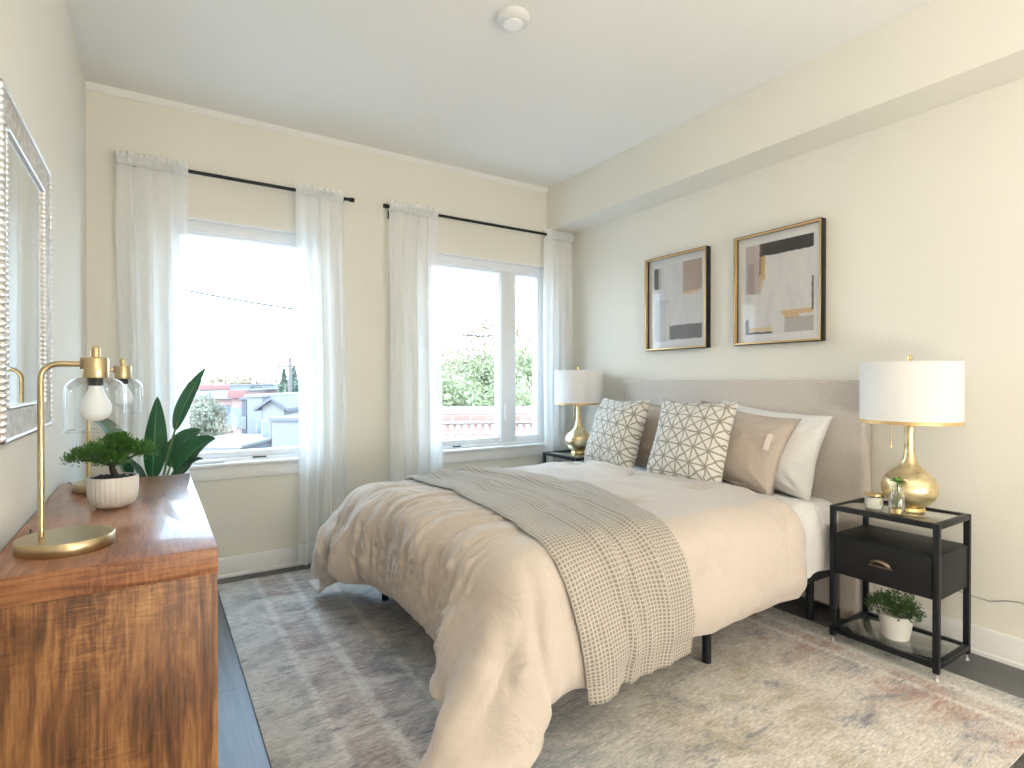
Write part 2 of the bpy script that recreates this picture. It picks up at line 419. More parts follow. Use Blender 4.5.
baseboard('baseboard_left', (XL, YF, 0), (XL, YB, 0), (1,0,0))
baseboard('baseboard_front', (XL, YF, 0), (1.6, YF, 0), (0,1,0))
# a door in the wall behind the camera
dr = MB().bbox(1.75, 2.60, YF+.002, YF+.03, .01, 2.03, .004).build('door_1', M['trim']); dr['kind'] = 'structure'
mb = MB()
for x0, x1, z0, z1 in ((1.66, 1.75, 0, 2.12), (2.60, 2.69, 0, 2.12), (1.66, 2.69, 2.03, 2.12)): mb.bbox(x0, x1, YF, YF+.025, z0, z1, .003)
mb.build('door_frame', M['trim'], dr)
MB().lathe([(0,0),(.026,0),(.026,.01),(.01,.014),(.01,.04),(.026,.05),(.026,.062),(0,.07)], 20).build('door_knob', M['bronze'], dr, loc=(1.82, YF+.03, 1.0), rot=(-PI/2, 0, 0))

def rect_frame(mb, x0, x1, z0, z1, w, y0, y1, b=.004, wl=None, wr=None, wb=None, wt=None):
    wl = wl or w; wr = wr or w; wb = wb or w; wt = wt or w
    mb.bbox(x0, x0+wl, y0, y1, z0, z1, b); mb.bbox(x1-wr, x1, y0, y1, z0, z1, b)
    mb.bbox(x0+wl, x1-wr, y0+.001, y1-.001, z0, z0+wb, b); mb.bbox(x0+wl, x1-wr, y0+.001, y1-.001, z1-wt, z1, b)
    return mb
def window(name, w, mx, mw, stool_z):
    x0, x1, z0, z1 = w
    fr = rect_frame(MB(), x0, x1, z0, z1, .055, YB+.045, YB+.15, wt=.07, wb=.04)
    if mw: fr.bbox(mx, mx+mw, YB+.05, YB+.148, z0+.04, z1-.07, .004)
    f = struct(name, fr, M['vinyl'])
    sa = MB(); rect_frame(sa, x0+.05, mx+.012, z0+.035, z1-.065, .022, YB+.062, YB+.135, wb=.045)
    sa.build('window_sash', M['vinyl'], f)
    if mw:
      sb = MB(); rect_frame(sb, mx+mw-.012, x1-.045, z0+.035, z1-.065, .022, YB+.056, YB+.135, wb=.05)
      sb.build('window_sash', M['vinyl'], f)
    MB().box(x0+.07, mx-.005, YB+.098, YB+.102, z0+.075, z1-.085).build('glass_pane', M['glass'], f)
    if mw: MB().box(mx+mw+.005, x1-.06, YB+.098, YB+.102, z0+.08, z1-.095).build('glass_pane', M['glass'], f)
    ca = MB(); ca.bbox(x0, x1, YB+.002, YB+.046, z1-.006, z1+.0, .001); ca.build('drywall_return', M['trim'], f)
    st = MB(); st.bbox(x0-.06, x1+.06, YB-.03, YB+.05, stool_z-.022, stool_z, .005); st.build('window_stool', M['trim'], f)
    ap = MB(); ap.bbox(x0-.05, x1+.05, YB-.014, YB+.01, stool_z-.10, stool_z-.024, .003); ap.build('window_apron', M['trim'], f)
    return f
f1 = window('window_1', W1, .855, 0, .70)
f2 = window('window_2', W2, 2.37, .137, .675)
MB().bbox(.20, .36, YB+.0, YB+.055, .702, .722, .008).build('crank_cover', M['vinyl'], f1)
MB().bbox(.52, .60, YB+.04, YB+.05, .712, .722, .002).build('warning_label', M['label'], f1)
MB().bbox(1.93, 2.0, YB+.04, YB+.05, .688, .698, .002).build('warning_label', M['label'], f2)
MB().bbox(2.40, 2.416, YB+.03, YB+.058, .88, 1.02, .004).build('window_lock', M['vinyl'], f2)

# ---------------------------------------------------------------- curtain rods and curtains
def rod(x0, x1, label):
    o = thing('curtain_rod', label, 'curtain rod', (x0, YB-.09, 2.41))
    L = x1-x0
    MB().tube([(0,0,0), (L,0,0)], .0105, 16).build('rod', M['black_metal'], o)
    for e, s in ((0,-1), (L,1)): MB().tube([(e-.018*s,0,0), (e+.012*s,0,0)], .0145, 16).build('end_cap', M['black_metal'], o)
    for e in (.06, L-.05):
        MB().tube([(e,0,-.002), (e,.075,-.01), (e,.086,-.03)], .006, 8).bbox(e-.012, e+.012, .083, .09, -.06, .02, .002).build('bracket', M['black_metal'], o)
rod(-.16, 1.115, 'black metal curtain rod over the window nearest the dresser')
rod(1.345, 2.98, 'black metal curtain rod over the two-pane window beside the bed')

def curtain(x0, x1, xb0, xb1, pleats, seed, label, z0=.03, ztop=2.445):
    rnd = random.Random(seed)
    ph = [rnd.uniform(0, 2*PI) for _ in range(6)]
    o = thing('curtain', label, 'curtain', ((x0+x1)/2, YB-.09, 0), 0, 'white sheer curtain panels'); cx = (x0+x1)/2
    def wav(u, v):
        a = .85*math.sin(2*PI*pleats*u + ph[0] + .6*math.sin(2*PI*1.5*u+ph[1])) + .22*math.sin(2*PI*pleats*1.9*u + ph[2] + .7*v)
        return a
    def fn(u, v):
        # v 0 top .. 1 bottom ; z by v
        z = 2.385 - v*(2.385-z0)
        a0 = x0 + (x1-x0)*u; a1 = xb0 + (xb1-xb0)*u
        w = min(1, v*1.6); w = w*w*(3-2*w)
        x = a0 + (a1-a0)*w + .006*math.sin(2*PI*pleats*u + ph[3] + 2*v)
        amp = .010 + .024*min(1, v*3.) + .004*math.sin(3*v+ph[4])
        return (x-cx, amp*wav(u, v) + .012*math.sin(2.2*v+ph[5]), z)
    MB().grid(fn, 130, 40).build('curtain_panel', M['sheer'], o, fix=False)
    def fh(u, v):        # rod pocket and heading wrapped round the rod
        k = v*2*PI
        y = math.sin(k)*.0175; z = math.cos(k)*.026
        puck = .0035*math.sin(2*PI*pleats*3.2*u + ph[1]) + .003*math.sin(2*PI*pleats*5.1*u+ph[2])
        return (x0-cx+(x1-x0)*u, y + (1 if y > 0 else -1)*abs(puck)*(.4+abs(math.sin(k))) + puck*.5, 2.41 + z + puck*.6*math.cos(k))
    def fr(u, v):
        puck = .0035*math.sin(2*PI*pleats*3.2*u + ph[1]) + .002*math.sin(2*PI*pleats*5.1*u+ph[2])
        return (x0-cx+(x1-x0)*u, puck*(.5+v), 2.430 + .028*v + .002*math.sin(2*PI*pleats*u+ph[3])*v)
    MB().grid(fh, 110, 14).grid(fr, 110, 4).build('rod_pocket', M['sheer2'], o, fix=False)
    MB().grid(lambda u, v: (lambda q: (q[0], q[1]-.003, q[2]))(fn(u, 1-.055*(1-v))), 130, 3).build('hem', M['sheer2'], o, fix=False)
    return o
curtain(-.175, .165, -.155, .175, 4, 3, 'sheer white curtain hanging behind the dresser lamps, left of the first window')
curtain(.752, 1.052, .775, 1.075, 4, 11, 'sheer white curtain hanging to the right of the window nearest the dresser')
curtain(1.368, 1.738, 1.365, 1.765, 4, 23, 'sheer white curtain hanging to the left of the two-pane window')
curtain(2.715, 3.0, 2.725, 2.99, 4, 31, 'sheer white curtain in the corner behind the far bedside lamp')

# ---------------------------------------------------------------- ceiling things
o = thing('smoke_detector', 'round white smoke detector on the ceiling', 'smoke detector', (1.345, 2.083, H))
MB().lathe([(0,0),(.074,0),(.076,-.008),(.073,-.022),(.062,-.031),(.046,-.034)], 40).build('housing', M['plastic'], o)
MB().lathe([(.046,-.034),(.044,-.040),(.030,-.046),(0,-.048)], 32).build('sensor_cover', M['bulb'], o)

t = NT('fill_uplight_glow'); em = t.n('ShaderNodeEmission', {'Color': FILL_C, 'Strength': FILL_UP_E}); t.t.links.new(em.outputs[0], t.out.inputs[0]); M['globe'] = t.m  # unseen uplights added to bounce fill light off the ceiling
for x, y, lb in ((1.45, -1.05, 'added bronze fill uplight behind the camera, beside the door'), (.25, -1.0, 'added bronze fill uplight behind the camera, in the left corner')):
    o = thing('fill_uplight', lb, 'fill light', (x, y, 0))
    MB().lathe([(0,0),(.14,0),(.14,.015),(.02,.03),(0,.03)], 32).build('base', M['bronze'], o)
    MB().tube([(0,0,.02), (0,0,1.62)], .012, 12).build('pole', M['bronze'], o)
    MB().lathe([(0,1.60),(.03,1.605),(.10,1.64),(.16,1.70),(.185,1.76),(.181,1.76),(.156,1.705),(.098,1.646),(.03,1.612),(0,1.61)], 40).build('bowl', M['plastic'], o)
    MB().lathe([(0 if k in (0,16) else .10*math.sin(PI*k/16), 1.735+.10*math.cos(PI*k/16)) for k in range(17)], 28).build('bulb', M['globe'], o)

t = NT('fill_globe_glow'); em = t.n('ShaderNodeEmission', {'Color': FILL_C, 'Strength': FILL_GLOBE_E}); t.t.links.new(em.outputs[0], t.out.inputs[0]); M['opal'] = t.m  # unseen glowing globes added low down to fill the room from the camera side
for x, y, zc, lb in ((.85, -.95, .62, 'added opal fill globe on a short brass stem behind the camera, left'), (2.15, -1.0, .62, 'added opal fill globe on a short brass stem behind the camera, right')):
    o = thing('fill_globe', lb, 'fill light', (x, y, 0))
    MB().lathe([(0,0),(.12,0),(.12,.015),(.02,.025),(.012,.03),(.012,zc-.15),(.04,zc-.14),(0,zc-.13)], 32).build('base', M['brass'], o)
    MB().lathe([(0 if k in (0,16) else .15*math.sin(PI*k/16), zc+.15*math.cos(PI*k/16)) for k in range(17)], 32).build('globe', M['opal'], o)

# ---------------------------------------------------------------- floor things
rg = MB().bbox(0, 2.435, 0, 3.05, 0, .009, .003).build('area_rug', M['rug'], loc=(.30, .607, 0))
tagset(rg, 'large distressed area rug in cream, blue grey and rust under the bed', 'rug')

# ---------------------------------------------------------------- bed
BX0, BX1, BY0, BY1 = 1.03, 2.93, 1.425, 3.005
bed = thing('bed', 'black metal platform bed with a tall oatmeal linen headboard', 'bed', (BX0, (BY0+BY1)/2, 0)); ox, oy = BX0, (BY0+BY1)/2
mb = MB()
mb.bbox(BX0-ox, BX1-ox, BY0-oy+.02, BY0-oy+.05, .24, .30); mb.bbox(BX0-ox, BX1-ox, BY1-oy-.05, BY1-oy-.02, .24, .30)
mb.bbox(0, .03, BY0-oy+.05, BY1-oy-.05, .24, .30); mb.bbox(BX1-ox-.03, BX1-ox, BY0-oy+.05, BY1-oy-.05, .24, .30)
mb.bbox(.03, BX1-ox-.03, -.02, .02, .24, .28)
mb.build('frame', M['black_metal'], bed)
for x in (.02, .93, 1.72):
    for y in (BY0-oy+.10, 0, BY1-oy-.10): MB().tube([(x, y, .26), (x, y, .012)], .019, 16).build('leg', M['black_metal'], bed)
mb = MB()
for k in range(12): mb.bbox(.06+k*.155, .13+k*.155, BY0-oy+.05, BY1-oy-.05, .282, .298, .002)
mb.build('slats', M['black_metal'], bed)
hb = MB().bbox(2.95-ox, 3.045-ox, 1.372-oy, 3.058-oy, .03, 1.205, .014, 3).build('headboard', M['linen'], bed)
MB().bbox(2.86-ox, 3.04-ox, 1.360-oy, 1.44-oy, .02, .30, .008).build('headboard_post', M['linen'], bed)
MB().bbox(2.86-ox, 3.04-ox, 2.99-oy, 3.07-oy, .02, .30, .008).build('headboard_post', M['linen'], bed)
mt = MB().bbox(0, BX1-.98, BY0-oy+.02, BY1-oy-.02, .30, .60, .08, 6).build('mattress', M['mattress'], loc=(.98, oy, 0))
tagset(mt, 'thick mattress in a white fitted sheet on the bed frame', 'mattress')

def vnoise(x, y, seed=0):
    """smooth value noise on arrays"""
    rs = np.random.RandomState(seed); tab = rs.rand(64, 64)
    xi = np.floor(x).astype(int); yi = np.floor(y).astype(int); fx = x-xi; fy = y-yi
    fx = fx*fx*(3-2*fx); fy = fy*fy*(3-2*fy)
    g = lambda a, b: tab[a % 64, b % 64]
    return (g(xi,yi)*(1-fx)+g(xi+1,yi)*fx)*(1-fy) + (g(xi,yi+1)*(1-fx)+g(xi+1,yi+1)*fx)*fy - .5

def normals(P):
    du = np.gradient(P, axis=0); dv = np.gradient(P, axis=1)
    n = np.cross(du, dv); return n/np.maximum(np.linalg.norm(n, axis=-1, keepdims=True), 1e-9)

MX0 = .92
def collide(P, prev, r, m):
    """keep cloth outside the mattress block (rounded by r, swollen by m) and above the floor"""
    lo = np.array([MX0+r, BY0+r, -2.]); hi = np.array([BX1+.6, BY1-r, .60-r])
    q = np.clip(P, lo, hi); d = P-q; L = np.linalg.norm(d, axis=-1, keepdims=True)
    R = r+m
    inside = (L[..., 0] < 1e-6)
    hit = (L[..., 0] < R)
    n = d/np.maximum(L, 1e-6)
    n[inside] = (0, 0, 1.)
    N = q + n*R
    N[inside] = P[inside]; N[inside, 2] = .60+m
    out = np.where(hit[..., None], N, P)
    # friction
    mv = out-prev; fr = np.where(hit[..., None], .45, 0.)
    vn = (mv*n).sum(-1, keepdims=True)*n
    out = out - fr*(mv-vn)
    fl = out[..., 2] < .03
    out[..., 2] = np.where(fl, .03, out[..., 2])
    return out

def drape(P, sp, steps, stretch=1.0):
    V = np.zeros_like(P); dt = 1/60.; g = np.array([0, 0, -9.8])
    pin = np.zeros(P.shape[:2], bool); pin[-3:, 25:-25] = True; P0 = P.copy()
    def cons(a, b, L, k):
        d = b-a; l = np.linalg.norm(d, axis=-1, keepdims=True); c = d*((l-L)/np.maximum(l, 1e-9)*.5*k); a += c; b -= c
    s2 = sp*math.sqrt(2)
    for st in range(steps):
        prev = P.copy(); V *= .985; V += g*dt; P = P + V*dt
        for it in range(12):
            for c in (0, 1):
                a = P[c:-1:2]; b = P[c+1::2]; n_ = min(len(a), len(b)); cons(a[:n_], b[:n_], sp, 1)
                a = P[:, c:-1:2]; b = P[:, c+1::2]; n_ = min(a.shape[1], b.shape[1]); cons(a[:, :n_], b[:, :n_], sp, 1)
            for c in (0, 1):
                a = P[c:-1:2, :-1]; b = P[c+1::2, 1:]; n_ = min(len(a), len(b)); cons(a[:n_], b[:n_], s2, .35)
                a = P[c:-1:2, 1:]; b = P[c+1::2, :-1]; n_ = min(len(a), len(b)); cons(a[:n_], b[:n_], s2, .35)
            if it % 2 == 0:
                for k_, kk in ((2, .25), (5, .12)):
                    for c in range(0, 2*k_, k_):
                        for off in range(k_):
                            a = P[c+off:-k_:2*k_]; b = P[c+off+k_::2*k_]; n_ = min(len(a), len(b))
                            if n_ > 0: cons(a[:n_], b[:n_], sp*k_, kk)
                            a = P[:, c+off:-k_:2*k_]; b = P[:, c+off+k_::2*k_]; n_ = min(a.shape[1], b.shape[1])
                            if n_ > 0: cons(a[:, :n_], b[:, :n_], sp*k_, kk)
            P[pin] = P0[pin]
            P = collide(P, prev, .11, .018)
        V = (P-prev)/dt; V = np.clip(V, -3, 3)
    return P

FOOT, SIDE, HEADX = .37, .365, 2.44          # overhangs and the duvet's top edge
SP = .024
nx = int((HEADX-MX0+FOOT)/SP)+1; ny = int((BY1-BY0+2*SIDE)/SP)+1
S, Tt = np.meshgrid(np.arange(nx)*SP, np.arange(ny)*SP, indexing='ij')
P = np.stack([HEADX-(nx-1)*SP + S, (BY0+BY1)/2-(ny-1)*SP/2 + Tt, np.full_like(S, .64)], -1)
P[..., 2] += .01*vnoise(S*7, Tt*7, 1)
P = drape(P, SP, 150)
def up2(F):
    F = np.asarray(F, float)
    def ax0(G):
        o = np.empty((2*G.shape[0]-1,)+G.shape[1:]); o[::2] = G; Q = np.concatenate([2*G[:1]-G[1:2], G, 2*G[-1:]-G[-2:-1]])
        o[1::2] = (-Q[:-3]+9*Q[1:-2]+9*Q[2:-1]-Q[3:])/16; return o
    return np.swapaxes(ax0(np.swapaxes(ax0(F), 0, 1)), 0, 1)
sst = lambda q: np.clip(q, 0, 1)**2*(3-2*np.clip(q, 0, 1))
wz = sst((.60-P[..., 2])/.45)
wf = sst((.70-P[..., 2])/.30)*sst((Tt-Tt.max()+1.0)/.55)*sst((.85-S)/.4)
P[..., 0] -= .13*wf*(.4+.6*sst((P[..., 2]-.08)/.25)); P[..., 2] -= .05*wf*sst((P[..., 2]-.25)/.3)
P[..., 0] += (-.16+.36*S)*wz*sst((.75-Tt)/.45)*sst((.62-S)/.35)
P[..., 2] = np.where(P[..., 2] < .25, .25-(.25-P[..., 2])*.68, P[..., 2])
Psm = P.copy()
for _ in range(14):
    Q = Psm.copy(); Q[1:-1,1:-1] = (Psm[:-2,1:-1]+Psm[2:,1:-1]+Psm[1:-1,:-2]+Psm[1:-1,2:])/4; Psm = Q
wc = sst((.95-Tt)/.4)*sst((.85-S)/.4)
P = P + (Psm-P)*(.85*wc*sst((.57-P[..., 2])/.15))[..., None]
P, S, Tt = up2(P), up2(S), up2(Tt); nx, ny = S.shape; SP /= 2
# loft: fat in the middle, pinched at hem and tufts, with gathered wrinkles at the foot
edge = np.minimum(np.minimum(S, Tt), np.minimum(S.max()-S+.08, Tt.max()-Tt))
loft = .045*(1-np.exp(-(edge/.07)**2))
tuft = np.zeros_like(S)
for ts in np.arange(.30, 1.9, .48):
    for tt_ in np.arange(.30, 2.5, .48):
        r2 = (S-ts)**2 + (Tt-tt_)**2; tuft += np.exp(-r2/(2*.035**2)) 
        ang = np.arctan2(Tt-tt_, S-ts); loft += .004*np.sin(ang*7+ts*9)*np.exp(-r2/(2*.10**2))*(1-np.exp(-r2/(2*.03**2)))
loft -= .026*np.minimum(tuft, 1)
loft += .016*vnoise(S*3.2, Tt*3.2, 5) + .010*vnoise(S*8+3, Tt*8, 6)
footw = np.clip((.78-S)/.40, 0, 1)*np.clip(S/.10, .0, 1)*np.clip((Tt-.42)/.25, 0, 1)
shear_ = Tt + .16*S
rdg = lambda q, w: np.clip(1-np.abs(q)/w, 0, 1)**1.5
shear_ = shear_ + .02*vnoise(S*9, Tt*6, 17)
loft += footw*(.030*rdg(vnoise(shear_*17, S*1.3, 8), .13) + .024*rdg(vnoise(shear_*34+5, S*1.9, 9), .12) + .010*vnoise(shear_*52, S*5, 19) - .010)
loft -= .020*np.exp(-((S-.40-.10*Tt+.03*np.sin(Tt*9))/.016)**2)*np.clip((.50-Tt)/.2, 0, 1)
sidew = np.clip((.5-Tt)/.25, 0, 1)
loft += sidew*(.016*vnoise(S*7, Tt*1.5, 10) + .006*vnoise(S*20, Tt*5+S*6, 12))
loft += .0015*vnoise(S*22, Tt*22, 11)
N = normals(P)
if N[nx//2, ny//2, 2] < 0: N = -N
PD = P + N*loft[..., None]
PD[..., 2] = np.maximum(PD[..., 2], .03)
uvd = np.stack([S, Tt], -1)
dv = np_mesh('duvet', PD, M['duvet'], uv=uvd)
tagset(dv, 'puffy tan cotton duvet draped over the bed with rumpled corners', 'duvet')
m = dv.modifiers.new('thickness', 'SOLIDIFY'); m.thickness = .022; m.offset = -1 if N[nx//2, ny//2, 2]*1 > 0 else 1
m = dv.modifiers.new('smooth', 'SUBSURF'); m.levels = 1; m.render_levels = 1
# waffle throw laid across the duvet: sampled from the duvet's own surface
def samp(F, s, t_):
    fi = np.clip(s/SP, 0, nx-1.001); fj = np.clip(t_/SP, 0, ny-1.001); i = fi.astype(int); j = fj.astype(int); a = (fi-i)[..., None]; b = (fj-j)[..., None]
    return (F[i,j]*(1-a)+F[i+1,j]*a)*(1-b) + (F[i,j+1]*(1-a)+F[i+1,j+1]*a)*b
def smoothf(F, k):
    for _ in range(k):
        G = F.copy(); G[1:-1] = (F[:-2]+F[2:]+2*F[1:-1])/4; F = G; G = F.copy(); G[:,1:-1] = (F[:,:-2]+F[:,2:]+2*F[:,1:-1])/4; F = G
    return F
s_of_x = lambda x: x-(HEADX-(nx-1)*SP)
t_of_y = lambda y: y-((BY0+BY1)/2-(ny-1)*SP/2)
tk = [0., .40, .62, 1.10, 1.65, 2.05, 2.45]                       # across the bed from the near hem
fr_ = [s_of_x(v) for v in (1.15, 1.09, 1.14, 1.20, 1.22, 1.24, 1.25)]
bk_ = [s_of_x(v) for v in (1.70, 1.62, 1.72, 1.86, 1.80, 1.66, 1.62)]
NU, NV = 90, 240
u, v = np.meshgrid(np.linspace(0, 1, NU), np.linspace(0, 1, NV), indexing='ij')
tt_ = v*2.44
ease = lambda arr: np.interp(np.arange(0, 2.46, .01), tk, arr)
def sm1(a, k=14):
    for _ in range(k): a = np.concatenate([[a[0]], (a[:-2]+a[1:-1]*2+a[2:])/4, [a[-1]]])
    return a
A = np.interp(tt_, np.arange(0, 2.46, .01), sm1(ease(fr_), 60)); B = np.interp(tt_, np.arange(0, 2.46, .01), sm1(ease(bk_), 60))
ss_ = A + (B-A)*u + .012*vnoise(u*2, tt_*5, 21)
Ps = smoothf(PD, 10); Nn = normals(Ps); Nn = Nn if Nn[nx//2, ny//2, 2] > 0 else -Nn
tq = np.maximum(tt_-.0, 0.0)
base = samp(Ps, ss_, tq); nn_ = samp(Nn, ss_, tq); nn_ /= np.linalg.norm(nn_, axis=-1, keepdims=True)
wob = .25*vnoise(tt_*1.6, u*0+2, 33)
ph = u*2*PI*3.1 + wob*6 + tt_*.7
fold = np.clip(np.sin(ph), 0, 1)**2*.020 + np.clip(np.sin(ph*1.7+2+tt_), 0, 1)**3*.010
amp = .45 + .9*np.clip(vnoise(tt_*2.2, u*2, 35)+.5, 0, 1)
mid = np.sin(np.clip(u, 0, 1)*PI)**.5
lift = .014 + fold*amp*mid + .006*(vnoise(u*6, tt_*6, 36)+.5)
PT = base + nn_*lift[..., None]
# hangs a little past the duvet's near hem
tail = np.clip((.05-tt_)/.05, 0, 1)
PT[..., 2] -= .035*tail; PT[..., 2] = np.maximum(PT[..., 2], .05)
PTs = smoothf(PT, 6)
du_ = np.zeros_like(u); du_[1:] = np.cumsum(np.linalg.norm(np.diff(PTs, axis=0), axis=-1), axis=0)
dv_ = np.zeros_like(u); dv_[:, 1:] = np.cumsum(np.linalg.norm(np.diff(PTs, axis=1), axis=-1), axis=1)
dv_ = dv_.mean(0, keepdims=True) + 0*dv_
uvt = np.stack([du_, dv_], -1)
th = np_mesh('throw_blanket', PT, M['waffle'], uv=uvt)
tagset(th, 'tan waffle-weave throw blanket laid across the foot half of the duvet', 'blanket')
m = th.modifiers.new('thickness', 'SOLIDIFY'); m.thickness = .009; m.offset = -1
# flat sheet showing past the duvet's top edge
def sheet_pt(u, v):
    x = 2.42 + .24*u + .03*v*0
    half = (BY1-BY0)/2 + .012; r = .07; cy = (BY0+BY1)/2; top = .612
    prof = [(-half, .31)]
    L1 = top-r-.31; arc = r*PI/2; L2 = 2*(half-r); tot = 2*L1+2*arc+L2; d = v*tot
    if d < L1: y, z, n = -half, .31+d, (0,-1,0)
    elif d < L1+arc: a = (d-L1)/r; y, z, n = -half+r-r*math.cos(a), top-r+r*math.sin(a), (0,-math.cos(a),math.sin(a))
    elif d < L1+arc+L2: y, z, n = -half+r+(d-L1-arc), top, (0,0,1)
    elif d < L1+2*arc+L2: a = (d-L1-arc-L2)/r; y, z, n = half-r+r*math.sin(a), top-r+r*math.cos(a), (0,math.sin(a),math.cos(a))
    else: y, z, n = half, top-r-(d-L1-2*arc-L2), (0,1,0)
    side = max(0, (top-r-z)/(top-r-.31))
    w = .008 + .012*math.sin(u*7+v*9)*side + .008*mnoise.noise((x*14, y*5, z*6)) + .012*side
    xx = x - .0*side + .05*side*(u-.3)
    return (xx, cy+y+n[1]*w, z+n[2]*abs(w))
sh = MB().grid(sheet_pt, 24, 160).build('flat_sheet', M['white_cotton'], fix=False)
tagset(sh, 'white flat sheet showing between the duvet edge and the pillows', 'bed sheet')
m = sh.modifiers.new('thickness', 'SOLIDIFY'); m.thickness = .004; m.offset = 0

def pillow(name, label, cat, mat, w, h, th_, loc, yaw, lean, seed, ear=.035, group=None, piping=False, flange=0, roll=0):
    """local x = width, y = up, z = thickness ; stands on its lower edge, leaning back"""
    o = bpy.data.objects.new(name, None)
    rnd = np.random.RandomState(seed)
    n = 44
    def surf(sgn):
        U, Vv = np.meshgrid(np.linspace(-1, 1, n+1), np.linspace(-1, 1, n+1), indexing='ij')
        U = np.sign(U)*(1-(1-abs(U))**1.3); Vv = np.sign(Vv)*(1-(1-abs(Vv))**1.3)
        fx = 1-flange/w*2; fy = 1-flange/h*2
        a = np.clip(1-(abs(U)/fx)**2.4, 0, 1); b = np.clip(1-(abs(Vv)/fy)**2.4, 0, 1)
        T = th_/2*(a*b)**.48
        X = w/2*U*(1-ear*2*(1-abs(Vv)**2)**1.0*abs(U)); Y = h/2*Vv*(1-ear*2*(1-U**2)*abs(Vv))
        sag = 1-.10*Vv
        T = T*sag
        wr = .010*vnoise(U*2.2+seed, Vv*2.2, seed) + .007*vnoise(U*5+seed, Vv*5, seed+1) + .004*vnoise(U*11, Vv*11, seed+2)
        for cu, cv in ((-1,-1), (1,-1), (-1,1), (1,1)):
            dx, dy = U-cu, Vv-cv; rr = np.hypot(dx, dy); an = np.arctan2(dy, dx)
            wr += .008*np.sin(an*13+seed+cu)*np.exp(-(rr-.35)**2/.08)
        mask = np.clip(a*b*3, 0, 1)
        Z = sgn*(T + wr*mask) + (.012*vnoise(U*2+9, Vv*2+seed, seed+7))
        return np.stack([X, Y, Z], -1), np.stack([(U+1)/2*w/.5, (Vv+1)/2*h/.5], -1)
    F, uvF = surf(1); Bk, uvB = surf(-1)
    bm = bmesh.new(); uvl = bm.loops.layers.uv.new('UVMap')
    vf = [[bm.verts.new(F[i,j]) for j in range(n+1)] for i in range(n+1)]
    vb = [[vf[i][j] if i in (0,n) or j in (0,n) else bm.verts.new(Bk[i,j]) for j in range(n+1)] for i in range(n+1)]
    for G, uvs, rev in ((vf, uvF, False), (vb, uvB, True)):
        for i in range(n):
            for j in range(n):
                c = ((i,j),(i+1,j),(i+1,j+1),(i,j+1)); c = c[::-1] if rev else c
                f = bm.faces.new([G[a][b] for a, b in c])
                for l, (a, b) in zip(f.loops, c): l[uvl].uv = uvs[a, b]
    for f in bm.faces: f.smooth = True
    me = bpy.data.meshes.new(name); bm.to_mesh(me); bm.free(); me.materials.append(mat)
    o = bpy.data.objects.new(name, me); C.objects.link(o)
    # orient: width axis along world y, up, thickness toward -x
    R = Matrix.Rotation(yaw, 4, 'Z') @ Matrix(((0,0,-1,0),(-1,0,0,0),(0,1,0,0),(0,0,0,1)))
    L = Matrix.Rotation(-lean, 4, 'X')
    o.matrix_world = Matrix.Translation(loc) @ R @ L @ Matrix.Rotation(roll, 4, 'Z') @ Matrix.Translation((0, h/2*.97, 0))
    tagset(o, label, cat, group)
    m = o.modifiers.new('smooth', 'SUBSURF'); m.levels = 1; m.render_levels = 1
    return o
rad = math.radians
pillow('bed_pillow', 'plump white pillow leaning on the headboard nearest the gold lamp and plant table', 'pillow', M['white_cotton'], .70, .46, .20, (2.79, 1.875, .62), rad(-3), rad(17), 5, .05, roll=rad(-5))
pillow('bed_pillow', 'white pillow at the window side of the bed, hidden behind the tan sham', 'pillow', M['white_cotton'], .70, .46, .17, (2.82, 2.62, .605), 0, rad(14), 6, .03)
shm = pillow('pillow_sham', 'tan pillow sham with pointed corner, behind the right patterned cushion', 'pillow', M['sham'], .68, .45, .17, (2.635, 1.96, .635), rad(-3), rad(20), 9, .06, flange=.03, roll=rad(-7))
MB().grid(lambda u, v: (.235+.026*u, .015+.085*v, .073-.010*u+.004*math.sin(v*4)), 3, 8).build('care_tag', M['tag_satin'], shm)
pillow('pillow_sham', 'tan pillow sham at the window side, between the two patterned cushions', 'pillow', M['sham'], .66, .47, .14, (2.64, 2.50, .625), rad(4), rad(18), 12, .05, flange=.03, roll=rad(-3))
pillow('throw_pillow', 'square starburst-print cushion closest to the window and far lamp', 'cushion', M['print'], .50, .49, .19, (2.44, 2.68, .635), rad(-6), rad(20), 15, .05)
pillow('throw_pillow', 'square starburst-print cushion in the middle of the bed, in front of a tan sham', 'cushion', M['print'], .50, .50, .19, (2.42, 2.06, .63), rad(4), rad(20), 18, .05)

